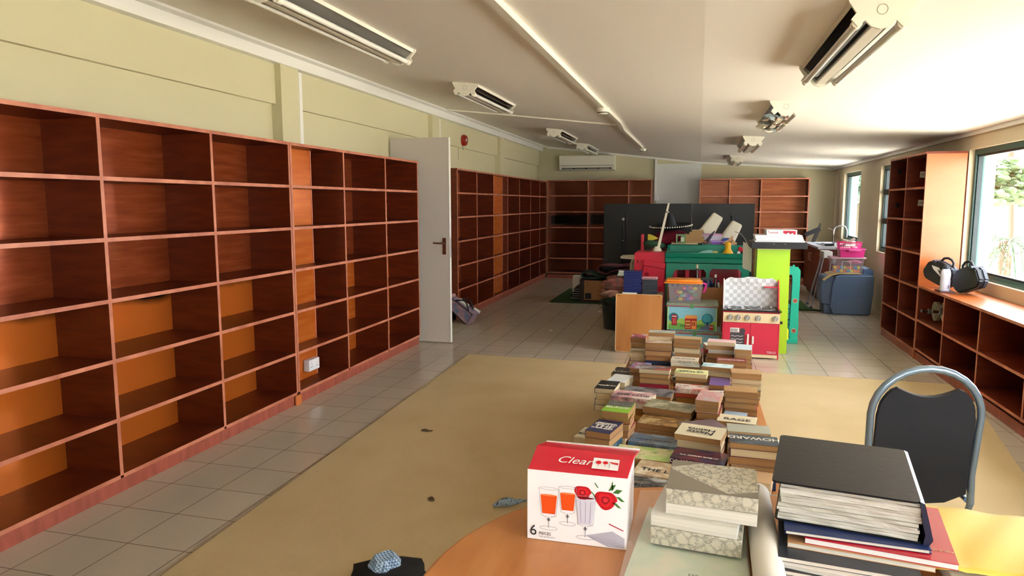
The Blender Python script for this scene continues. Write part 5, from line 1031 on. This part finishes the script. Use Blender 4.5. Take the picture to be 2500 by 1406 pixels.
# books on the green table
q = random.Random(9); BK = [(-.30, .0, .018, 'c89870'), (-.22, .04, .012, 'd8c8a0'), (-.16, .07, .030, 'b8a068'), (-.15, .065, .028, 'c0a880'), (-.16, .045, .030, 'c4a478'), (-.10, .05, .026, 'b89870'), (-.07, .06, .024, 'c8a888')]
z = .976; NM = ['bottommost orange-edged', 'thin cream', 'thick olive', 'tan third', 'tan fourth', 'brown fifth', 'pinkish top']
for i, (x0, x1, h, c_) in enumerate(BK):
    tt = thing('picture_book', '%s book in the stack on the back rim of the green play table' % NM[i], 'book', ((x0 + x1) / 2, 8.5, z), group='books on the green play table')
    G().box(x0, x1, 8.42, 8.585, z + .0015, z + h - .002).build('page_block', m_page[0] if i else m_page[2], tt); G().box(x0 - .001, x1 + .001, 8.418, 8.587, z, z + .0014).box(x0 - .001, x1 + .001, 8.418, 8.587, z + h - .0019, z + h - .0005).build('cover', col(c_, .5), tt); z += h
t = thing('board_book', 'upright green and white board book with a square cut-out, leaning on the books', 'book', (-.17, 8.40, .976)); g = G([mat('sage_card', '6c8c64', .6)])
for q_ in ((-.245, -.14, 1.075, 1.095), (-.245, -.14, .99, 1.0), (-.245, -.232, 1.0, 1.075), (-.19, -.14, 1.0, 1.075)): g.box(q_[0], q_[1], 8.395, 8.415, q_[2], q_[3])
g.build('board_cover', None, t); G().box(-.195, -.155, 8.392, 8.3945, 1.01, 1.06).build('picture', m_map, t); G().box(-.247, -.2455, 8.39, 8.416, .985, 1.10).build('white_edge', m_white, t)
def crate(x0, x1, y0, y1, z0, z1, m, label, rim=None, name='plastic_crate', cat='crate', tp=.012, M=None):
    t = thing(name, label, cat, ((x0 + x1) / 2, (y0 + y1) / 2, z0)); w = .004; g = G(); M = M or Matrix()
    o = tub(x0, x1, y0, y1, z0, z1, tp); i_ = [[(x + (w if x < (x0 + x1) / 2 else -w), y + (w if y < (y0 + y1) / 2 else -w), zz + (w if k == 0 else 0)) for x, y, zz in r_] for k, r_ in enumerate(o)]
    g.loft([[M @ Vector(p) for p in r_] for r_ in (o[0], o[1], i_[1], i_[0])]); g.build('shell', m, t)
    if rim: g = G(); g.loft([[M @ Vector(p) for p in r_] for r_ in ([(x0 - .01, y0 - .01, z1 - .012), (x1 + .01, y0 - .01, z1 - .012), (x1 + .01, y1 + .01, z1 - .012), (x0 - .01, y1 + .01, z1 - .012)], [(x0 - .01, y0 - .01, z1), (x1 + .01, y0 - .01, z1), (x1 + .01, y1 + .01, z1), (x0 - .01, y1 + .01, z1)], [(x0 + w, y0 + w, z1), (x1 - w, y0 + w, z1), (x1 - w, y1 - w, z1), (x0 + w, y1 - w, z1)])], False); g.build('rim', rim, t)
    return t
crate(.04, .27, 8.64, 8.84, .905, 1.09, mat('pale_lilac_plastic', 'd0cce0', .35), 'pale lilac crate with a pink rim beside the book stack', mat('pink_rim_plastic', 'e48cc0', .35))
crate(.155, .31, 8.55, 8.63, .976, 1.015, mat('purple_plastic', '8c5cc0', .35), 'small purple tray on the back rim of the play table', mat('light_purple_plastic', 'b08cd8', .35), tp=.004)
crate(.285, .36, 8.66, 8.80, .905, 1.04, mat('royal_blue_plastic', '2c50a8', .35), 'small blue tub tucked behind the pink rimmed crate', tp=.004)
# cream tubs upended
for i, (cx, zc_, w, h, an, cy, l) in enumerate(((.165, 1.20, .165, .26, 32, 9.02, 'larger cream plastic tub upended and tilted right above the pink crate'), (.40, 1.11, .16, .25, 28, 8.99, 'second cream plastic tub tilted beside the black table edge'))):
    t = thing('plastic_tub', l, 'tub', (cx, cy, zc_ - .13)); M_ = Matrix.Translation((cx, cy, zc_)) @ Matrix.Rotation(R(an), 4, 'Y')
    rings = []
    for z_, s_ in ((-h / 2, 1.18), (-h / 2 + .015, 1.12), (h / 2 - .03, .86), (h / 2 - .008, .78), (h / 2, .6)): rings.append([M_ @ Vector((x * s_, y * s_, z_)) for x, y in rrect(-w / 2, w / 2, -.09, .09, .035)])
    g = G(); g.loft(rings); g.build('shell', m_crm, t, True); g = G(); g.loft([[M_ @ Vector((x * s_, y * s_, z_)) for x, y in rrect(-w / 2, w / 2, -.09, .09, .035)] for z_, s_ in ((-h / 2 - .012, 1.24), (-h / 2, 1.24), (-h / 2, 1.1), (-h / 2 - .012, 1.1))], False); g.build('rim', m_crm, t, True)
t = thing('figurine_toy', 'dark brown long-handled toy propped across the pale crate', 'toy', (.12, 8.56, .976)); g = G(); g.tube([(.085, 8.56, .99), (.11, 8.56, 1.02), (.15, 8.56, 1.08), (.185, 8.56, 1.13)], [.022, .02, .016, .006], 8); g.build('handle', mat('dark_plum_plastic', '2c2438', .4), t, True); g = G(); g.ell((.075, 8.54, 1.0), (.026, .02, .026), 12); g.build('head', mat('brown_fur', '7c5c4c', .9), t, True)
# cardboard star piece
t = thing('torn_cardboard', 'torn scrap of brown cardboard with pointed flaps behind the yellow toy', 'cardboard', (.36, 8.48, .976)); g = G(); g.prism([(.255, .985), (.30, 1.005), (.345, 1.04), (.385, 1.085), (.395, 1.03), (.42, 1.01), (.435, .985), (.42, .98)], 8.50, 8.512, 'y'); g.prism([(.36, .98), (.395, 1.03), (.44, .995), (.43, .978)], 8.46, 8.498, 'y'); g.build('card', mat('pale_torn_card', 'c0966c', .8, var='d8b48c', scale=12), t)
# toys in the tray
t = thing('squeaky_toy', 'yellow rubber bell-shaped toy in the green tray', 'toy', (.325, 8.10, .886)); g = G(); g.lathe([(0, 0), (.062, 0), (.058, .02), (.035, .055), (.03, .08), (.036, .10), (.03, .125), (.015, .14), (0, .142)], (.325, 8.12, .8855), 24); g.build('body', mat('yellow_rubber', 'e8b020', .35), t, True); g = G(); g.ell((.292, 8.10, .99), (.012, .01, .007), 10); g.build('beak', mat('amber_rubber', 'd08818', .4), t, True)
t = thing('squeeze_bottle', 'pale blue squeeze bottle lying in the green tray', 'bottle', (.12, 8.06, .886)); g = G(); g.tube([(.01, 8.06, .90), (.05, 8.06, .912), (.12, 8.06, .914), (.16, 8.06, .914)], [.006, .016, .026, .024], 14); g.build('body', mat('aqua_plastic', '8cc8c8', .35), t, True); g = G(); g.tube([(.162, 8.06, .914), (.19, 8.06, .912), (.215, 8.06, .908)], [.014, .02, .018], 12); g.build('cap', mat('yellow_green_cap', 'b8c078', .4), t, True)
t = thing('toy_truck', 'small red toy vehicle at the right end of the green tray', 'toy', (.475, 8.25, .886)); g = G(); g.box(.43, .52, 8.2, 8.28, .915, .96, M=rot_at((.47, 8.2, .92), 'Y', 25), bev=.01); g.build('body', m_red, t); 
for x in (.445, .505): g = G(); g.cyl((x, 8.195, .905), (x, 8.18, .905), .018, n=14); g.build('wheel', m_white, t, True)
# folded white sheet clipped at the stand
t = thing('paper_sheet', 'stiff white folded sheet hanging beside the black topped stand', 'sheet', (.50, 7.6, .7)); g = G(); g.loft([[(.450, 7.565, 1.06), (.482, 7.545, 1.045), (.49, 7.535, 1.04), (.535, 7.524, 1.03)], [(.452, 7.565, .80), (.482, 7.545, .80), (.49, 7.545, .82), (.538, 7.526, .845)], [(.46, 7.565, .785), (.49, 7.545, .775), (.51, 7.545, .77), (.537, 7.526, .75)]], False, False); g.build('sheet', mat('sheet_white', 'ecf2f0', .5), t, fix=False, solid=.003)
tag((lambda g: (g.tube([(.42, 8.7, 1.12), (.47, 8.5, 1.11), (.505, 8.2, 1.06), (.515, 8.0, 1.02)], .004, 6), g.build('wire', mat('grey_cable'), None, True))[1])(G()), 'thin grey wire looping down beside the stand', 'wire')
# ---------------- right-hand side ----------------
t = thing('sink_cabinet', 'red-brown sink cupboard with two doors and white top in the back right', 'cupboard', (2.04, 11.9, 0)); X0, X1, Ya, Yb = 1.755, 2.325, 11.2, 12.75
m_cab = mat('cabinet_mahogany', '74341c', .35, var='5c2412', scale=3, stretch=(1, 1, 5))
G().box(X0 + .02, X1, Ya, Yb, .06, .775).build('carcass', m_cab, t); G().box(X0 + .06, X1, Ya + .03, Yb, 0, .059).build('plinth', m_cab, t)
for a, b in ((Ya + .02, 11.96), (11.975, Yb - .02)):
    d = G().box(X0, X0 + .0195, a, b, .08, .765).build('door', m_cab, t); y = b - .08 if a < 11.5 else a + .08
    g = G(); g.tube([(X0, y, .55), (X0 - .03, y, .555), (X0 - .032, y, .60), (X0 - .032, y, .66), (X0 - .03, y, .665), (X0, y, .67)], .006, 8); g.build('handle', mat('brass_handle', 'c49478', .3, metal=.6), d, True)
tp = G().box(X0 - .03, X1, Ya - .025, Yb, .776, .81, bev=.004).build('worktop', mat('white_worktop', 'c4c8d4', .25), t)
G().box(X0 + .08, X0 + .42, 11.5, 12.2, .8102, .8125).build('sink_bowl_rim', m_steel, tp)
g = G(); g.cyl((2.12, 12.2, .81), (2.12, 12.2, .83), .03, n=18); g.tube([(2.10, 12.2, .81), (2.10, 12.2, 1.02), (2.12, 12.2, 1.07), (2.19, 12.18, 1.10), (2.26, 12.16, 1.08), (2.285, 12.14, 1.02), (2.285, 12.14, .90)], .011, 10)
t = thing('faucet', 'chrome gooseneck tap rising from the far sink cupboard', 'tap', (2.12, 12.2, .813)); bmesh.ops.translate(g.bm, verts=g.bm.verts, vec=(0, 0, .003)); g.build('spout', m_chrome, t, True)
g = G(); g.tube([(2.10, 12.2, 1.03), (2.04, 12.2, 1.045), (2.02, 12.2, 1.06)], .008, 8); g.build('lever', mat('dark_chrome', '6c5c54', .25, metal=.8), t, True)
t = thing('folding_stand', 'black T-shaped folding bracket leaning in the corner above the sink', 'stand', (1.9, 12.6, .81))
g = G(); g.prism([(1.70, .955), (1.93, 1.065), (1.965, 1.01), (1.745, .905)], 12.52, 12.58, 'y'); g.build('arm', m_black, t)
g = G(); g.prism([(1.925, 1.06), (1.955, 1.135), (1.975, 1.12), (1.955, 1.0), (1.895, .815), (1.835, .815), (1.89, .98)], 12.585, 12.62, 'y'); g.build('upright', mat('dark_bracket', '241c18', .5), t)
t = thing('hand_blender', 'black and chrome hand tool lying on the white worktop', 'tool', (1.9, 11.5, .81)); g = G(); g.tube([(1.86, 11.45, .832), (1.95, 11.46, .832), (1.99, 11.46, .835)], [.017, .02, .017], 10); g.build('grip', m_black, t, True)
for x in (1.835, 2.02): g = G(); g.lathe([(.012, -.006), (.024, -.006), (.024, .006), (.012, .006), (.012, -.006)], (0, 0, 0), 16, Matrix.Translation((x, 11.46, .835)) @ Matrix.Rotation(R(80), 4, 'X')); g.build('ring_end', m_chrome, t, True)
# step stool
t = thing('step_stool', 'folding step stool with white seat and grey tube legs by the sink', 'stool', (1.7, 10.5, 0)); ms = mat('grey_tube', '8c8c90', .35, metal=.4)
G().box(1.68, 1.80, 10.42, 10.72, .70, .795, bev=.012).build('seat', mat('white_stool_plastic', 'c4c8c4', .4), t)
for (a, b) in (((1.69, 10.46, .70), (1.545, 10.36, .0)), ((1.70, 10.70, .70), (1.56, 10.78, .0)), ((1.79, 10.46, .70), (1.70, 10.33, .0))): g = G(); g.tube([a, b], .0115, 10); l_ = g.build('leg', ms, t, True); g = G(); g.cyl((b[0], b[1], .0), (b[0], b[1], .03), .02, n=12); g.build('rubber_foot', mat('blue_grey_rubber', '34405c', .6), l_, True)
tag(G().box(1.05, 1.52, 10.13, 11.1, 0, .012).prism([(1.5201, 10.13), (1.66, 10.13), (1.5201, 10.33)], .0, .0119, 'z').build('grass_mat', mgr), 'green artificial grass mat on the right by the stool legs', 'mat')
# blue storage seat
mbl = mat('slate_blue_plastic', '5c7496', .4)
t = thing('toy_storage_bin', 'large slate blue plastic toy storage bin against the right wall', 'bin', (1.95, 10.05, 0))
body = [(1.73, .0), (2.195, .0), (2.215, .30), (2.215, .52), (2.16, .535), (1.80, .525), (1.745, .50), (1.725, .40), (1.70, .16), (1.72, .12)]
g = G(); g.prism(body, 9.86, 10.30, 'y'); bmesh.ops.bevel(g.bm, geom=[e for e in g.bm.edges], offset=.018, segments=3, affect='EDGES'); g.build('body', mbl, t, True)
g = G(); g.prism([(1.60, .14), (1.76, .12), (1.76, .51), (1.66, .515), (1.605, .49), (1.59, .40)], 9.92, 10.28, 'y'); bmesh.ops.bevel(g.bm, geom=[e for e in g.bm.edges], offset=.016, segments=2, affect='EDGES'); g.build('front_bulge', mbl, t, True)
g = G(); g.prism([(1.78, .02), (2.17, .02), (2.18, .22), (2.17, .235), (1.88, .235), (1.80, .21), (1.775, .16)], 9.848, 9.859, 'y'); g.build('moulded_panel', mbl, t)
G().box(1.64, 1.74, 9.95, 10.25, .0, .125, bev=.01).build('foot', mbl, t)
g = G(); g.prism([(1.60, .46), (1.64, .49), (1.70, .53), (1.80, .545), (2.06, .545), (2.08, .537), (1.80, .535), (1.72, .515), (1.66, .475), (1.62, .44)], 9.89, 10.27, 'y'); g.build('lid', mat('tan_plastic_lid', 'ccb47c', .4), t, True)
g = G(); g.prism([(2.09, .535), (2.11, .60), (2.17, .615), (2.215, .58), (2.215, .52)], 9.93, 10.28, 'y'); g.build('back_lip', mbl, t, True)
# clear tub with blocks
t = thing('clear_storage_box', 'clear plastic box with pink rim full of coloured blocks on the blue bin', 'box', (1.91, 10.0, .546))
mclr = mat('clear_box_plastic', 'dcd4e0', .1, alpha=.22, spec=.7); ring = tub(1.705, 2.095, 9.90, 10.17, .547, .745, .022)
g = G(); g.loft(ring, False); g._f(g.ring(ring[0])); g.build('clear_shell', mclr, t); 
g = G()
for (a, b, c_, d) in ((1.695, 2.115, 9.888, 9.902), (1.695, 2.115, 10.168, 10.18), (1.695, 1.709, 9.902, 10.168), (2.091, 2.115, 9.902, 10.168)): g.box(a, b, c_, d, .738, .752)
g.build('rim', mat('pale_pink_rim', 'e4bcd0', .4), t); G().box(1.83, 1.835, 9.902, 9.904, .58, .70).box(1.93, 1.935, 9.902, 9.904, .58, .70).box(1.83, 1.935, 9.902, 9.904, .70, .704).build('moulded_line', m_white, t)
q = random.Random(2); CB = ['e88c30', '3c94c8', 'e8d838', 'e06c50', '50a8d0', 'd8dc40', 'f08c60']
for k in range(26):
    c_ = CB[k % 7]; x = 1.75 + (k % 8) * .041; y = 9.945 + (k // 8 % 2) * .07; z = .574 + (k // 16) * .044
    g = G(); M_ = Matrix.Translation((x, y, z)) @ Matrix.Rotation(q.uniform(-.5, .5), 4, 'Z')
    g.box(-.0165, .0165, -.0165, .0165, -.016, .014, M=M_, bev=.002); g.cyl(M_ @ Vector((0, 0, .014)), M_ @ Vector((0, 0, .020)), .008, n=10)
    tag(g.build('toy_block', mat('block_' + c_, c_, .4)), '%s studded toy block, %s from the left, %s row %s, in the clear box' % ({'e88c30': 'orange', '3c94c8': 'blue', 'e8d838': 'yellow', 'e06c50': 'red-orange', '50a8d0': 'light blue', 'd8dc40': 'lime yellow', 'f08c60': 'peach'}[c_], ['first'] [0] if k % 8 == 0 else ORD[k % 8], ['front', 'rear'][k // 8 % 2], ['below', 'above'][k // 16]), 'toy block', 'blocks in the clear box')
tag(heap((1.99, 10.0, .69), (.085, .07, .03), 4, .2).build('pink_cloth', mat('pink_fabric', 'd87ca4', .7), None, True), 'pink cloth lying over the blocks in the clear box', 'cloth')
tag(heap((1.745, 10.03, .70), (.03, .06, .045), 6, .2).build('grey_cloth', mat('grey_film', '9ca0a4', .4), None, True), 'grey plastic wrap stuffed in the left of the clear box', 'wrap')
mpk = mat('hot_pink_basket', 'e03c8c', .35); mpk2 = mat('deep_pink_basket', 'c82c64', .35)
t = crate(1.80, 2.10, 9.92, 10.15, .754, .865, mpk, 'solid hot pink basket resting on the clear box of blocks', mat('light_pink_rim', 'ec64a8', .35))
G().box(1.90, 2.05, 9.895, 9.905, .835, .86, bev=.003).build('handle', mat('light_pink_rim'), t)
t = thing('plastic_basket', 'openwork pink basket topmost on the pile by the right wall', 'basket', (1.92, 10.05, .866)); g = G(); Zb, Zt = .868, .945
def bar(a, b, r=.0035): g.tube([a, b], r, 5)
R4 = tub(1.79, 2.06, 9.93, 10.14, Zb, Zt, .012)
for k in range(4):
    a0, a1 = Vector(R4[0][k]), Vector(R4[0][(k + 1) % 4]); b0, b1 = Vector(R4[1][k]), Vector(R4[1][(k + 1) % 4]); n = 12 if k % 2 == 0 else 9
    for j in range(n + 1): bar(a0.lerp(a1, j / n), b0.lerp(b1, j / n), .0025)
    for f in (.0, .33, .66): bar(a0.lerp(b0, f), a1.lerp(b1, f), .0025)
g.build('lattice', mpk, t); g = G()
for k in range(4): bar(Vector(R4[1][k]), Vector(R4[1][(k + 1) % 4]), .007)
g.build('rim', mpk2, t); G().box(1.80, 2.05, 9.94, 10.13, Zb, Zb + .004).build('base', mpk, t); G().box(1.86, 1.97, 9.922, 9.928, .90, .925).build('white_tag', m_white, t)
tag(G().box(1.80, 2.0, 9.97, 10.0, .93, .962, M=rot_at((1.9, 10, .94), 'Y', -32)).build('remote_control', mat('taupe_plastic', 'a49c90', .5)), 'long grey-brown rod poking out of the openwork basket', 'rod')
tag(G().box(1.95, 2.0, 10.02, 10.08, .873, .96, bev=.008).build('small_carton', m_white), 'small white carton standing in the openwork basket', 'carton')

# things on and in the bench
mcase = mat('black_case_plastic', '1a1c20', .5); mcg = mat('grey_case_plastic', '343a44', .4)
def case(cx, cy, rz, label, tilt, sticker=False):
    t = thing('tool_case', label, 'case', (cx, cy, .701), rz, 'black dumbbell cases', local=True)
    M_ = Matrix.Rotation(R(tilt), 4, 'Y')
    o = [(-.10, 0), (.10, 0), (.145, .05), (.135, .15), (.06, .195), (-.06, .195), (-.135, .15), (-.145, .05)]
    z0 = min((M_ @ Vector((a, 0, b))).z for a, b in o); M_ = Matrix.Translation((0, 0, -z0 + .001)) @ M_
    for a, b, mm, nm in ((-.05, -.001, mcase, 'front_shell'), (.001, .05, mcg, 'rear_shell')):
        g = G(); g.prism(o, a, b, 'y', M_); bmesh.ops.bevel(g.bm, geom=[e for e in g.bm.edges], offset=.010, segments=2, affect='EDGES'); p = g.build(nm, mm, t, True, local=True)
        g = G(); s_ = -1 if a < 0 else 1
        for k in range(6): g.box(.139 - .004 * k, .147 - .004 * k, min(a, b) + .012, max(a, b) - .012, .06 + k * .016, .067 + k * .016, M=M_)
        g.build('rib', mm, p, local=True)
    g = G(); g.tube([M_ @ Vector(p_) for p_ in ((-.055, 0, .19), (-.045, 0, .225), (-.015, 0, .243), (.02, 0, .243), (.05, 0, .225), (.06, 0, .19))], .011, 10); g.build('handle', mcase, t, True, local=True)
    for s_ in (-1, 1): G().box(s_ * .085 - .016, s_ * .085 + .016, -.055, .055, .176 - .01, .184, M=M_).build('latch', mcg, t, local=True)
    if sticker:
        Ms = M_ @ Matrix.Translation((0, -.0512, .10)) @ Matrix.Rotation(R(90), 4, 'X'); g = G([mat('sticker_silver', 'c4c4c0', .4)]); g.flat(Ms, [(-.09, .035), (-.02, .045), (.08, -.02), (.085, -.04), (.06, -.03), (-.06, .01)], 1); g.use(m_black); g.flat(Ms, [(-.03, .028), (.01, .026), (.05, -.01), (.02, -.004)], 2); g.build('sticker', None, t, fix=False, local=True)
case(2.09, 7.02, -48, 'black case with a silver sticker leaning at the end panel on the bench', 24, True)
case(2.205, 6.52, -68, 'grey-black case with open handle beside the window frame', -20)
t = thing('drink_bottle', 'translucent white sports bottle with a dark cap on the bench top', 'bottle', (2.085, 6.64, .701)); bx_, by_, bz = 2.045, 6.66, .714
g = G(); g.lathe([(0, 0), (.036, 0), (.038, .01), (.038, .09), (.036, .10), (.038, .11), (.038, .15), (.032, .175), (.024, .185), (0, .186)], (bx_, by_, bz), 24); p = g.build('body', mat('milky_plastic', 'd4d8ec', .35), t, True); g = G(); g.cyl((bx_, by_, bz + .186), (bx_, by_, bz + .202), .026, n=20); g.cyl((bx_, by_, bz + .202), (bx_, by_, bz + .215), .014, n=14); g.build('cap', mat('dark_cap', '2c3844', .4), t, True)
g = G()
for k in range(8): g.box(bx_ + .006 + .002 * k, bx_ + .007 + .002 * k, by_ - .0375 + .0006 * k, by_ - .037 + .0006 * k, bz + .02, bz + .05)
g.build('barcode', m_black, p)
t = thing('tablet', 'thin dark tablet lying under the white sports bottle', 'tablet', (2.10, 6.5, .7005)); G().box(1.995, 2.11, 6.60, 6.76, .7005, .712, bev=.003).build('body', mat('brown_tablet', '5c3434', .35), t); G().box(1.998, 2.107, 6.605, 6.755, .7121, .7132).build('screen', m_black, t)
# dumbbells
t = thing('dumbbell', 'grey adjustable dumbbell with round plates in the bench cell', 'dumbbell', (2.1, 6.95, .386)); mpl = mat('grey_iron_plate', 'b4b4a8', .5, metal=.2)
def plate(x, y, z, r, w, name='weight_plate'):
    g = G(); n = 30; ri = r * .28; M_ = Matrix.Translation((x, y, z)) @ Matrix.Rotation(R(90), 4, 'Y') 
    def ringp(rad, h): return [M_ @ Vector((rad * math.cos(k * 2 * math.pi / n), rad * math.sin(k * 2 * math.pi / n), h)) for k in range(n)]
    g.loft([ringp(r * .8, w * .4), ringp(r * .82, w * .5), ringp(r, w * .5), ringp(r, -w * .5), ringp(r * .82, -w * .5), ringp(r * .8, -w * .4), ringp(r * .8, w * .4)], False)
    g.loft([ringp(ri * .4, w * .5), ringp(ri, w * .5), ringp(ri * 1.1, w * .2), ringp(ri * 1.1, -w * .2), ringp(ri, -w * .5), ringp(ri * .4, -w * .5), ringp(ri * .4, w * .5)], False)
    for k in range(3):
        a = k * 2.0944 + .5; b = 1.0; o = [(ri * .9 * math.cos(a - .45), ri * .9 * math.sin(a - .45)), (r * .85 * math.cos(a - .34), r * .85 * math.sin(a - .34)), (r * .85 * math.cos(a), r * .85 * math.sin(a)), (r * .85 * math.cos(a + .34), r * .85 * math.sin(a + .34)), (ri * .9 * math.cos(a + .45), ri * .9 * math.sin(a + .45))]
        g.prism(o, -w * .25, w * .25, 'z', M_)
    return g.build(name, mpl, t, True)
def dbar(x0, x1, y, z):
    g = G(); g.cyl((x0, y, z), (x1, y, z), .0125, n=14); b_ = g.build('bar', m_chrome, t, True)
    for k in range(1, 5):
        pass
    g = G(); g.cyl((x0 + .055, y, z), (x0 + .075, y, z), .028, n=6); g.cyl((x0 - .002, y, z), (x0 + .006, y, z), .0145, n=14); g.build('collar', m_steel, b_, True)
plate(2.155, 6.86, .501, .112, .03); plate(2.12, 6.86, .501, .085, .02); dbar(2.02, 2.28, 6.86, .501)
t = thing('dumbbell', 'smaller dumbbell behind the larger one in the bench cell', 'dumbbell', (2.1, 7.06, .386)); plate(2.12, 7.075, .475, .088, .03); dbar(1.995, 2.25, 7.075, .475)

# ---------------- bag on the floor at the far left bookcase ----------------
t = thing('shopping_bag', 'pink and blue patterned bag slumped against the far left bookcase', 'bag', (-2.78, 8.12, 0))
mflo = mat('floral_bag_print', 'b08c94', .6, var=['94788c', '54749c'], scale=14, detail=5); M_ = Matrix.Translation((-2.79, 8.0, .012)) @ Matrix.Rotation(R(-12), 4, 'Z') @ Matrix.Rotation(R(33), 4, 'Y')
g = G(); g.loft([[M_ @ Vector(p) for p in r_] for r_ in ([(-.24, -.06, .09), (.12, -.07, .065), (.12, .09, .065), (-.24, .08, .09)], [(-.24, -.06, .20), (.12, -.07, .215), (.12, .09, .215), (-.24, .08, .20)])]); g.build('body', mflo, t)
g = G(); g.tube([M_ @ Vector(p) for p in ((-.24, -.063, .085), (.12, -.073, .06), (.12, -.073, .218), (-.24, -.063, .205))], .006, 6); g.build('black_trim', m_black, t)
for dy in (-.05, .06): g = G(); g.tube([M_ @ Vector((-.17 + .22 * k / 8, dy, .205 + .075 * math.sin(math.pi * k / 8))) for k in range(9)], .010, 8); g.build('handle', m_black, t, True)
g = G(); g.box(-.16, -.02, -.02, .05, .215, .235, M=M_).build('white_contents', m_white, t)
g = G(); g.loft([[M_ @ Vector(p) for p in r_] for r_ in ([(-.245, -.06, .09), (-.245, -.06, .20), (-.245, .08, .20), (-.245, .08, .09)], [(-.30, -.075, .075), (-.285, -.06, .215), (-.285, .09, .215), (-.30, .09, .075)])], False); g.build('gusset', mat('dusty_rose_lining', 'b48c8c', .7), t, solid=.003)
G().box(-2.64, -2.55, 8.06, 8.10, .13, .165, M=rot_at((-2.6, 8.08, .15), 'Y', 30), bev=.006).build('white_clip', m_white, t)
# scraps of dirt on the tiles
for i, (x, y, l) in enumerate(((-1.62, 7.75, 'white paper scrap on the tiles in front of the black bin'), (-1.27, 9.3, 'tiny white scrap on the tiles near the left grass mat'))):
    tag(G().box(x, x + .035, y, y + .02, .0005, .003).build('paper_scrap', m_white), l, 'scrap')
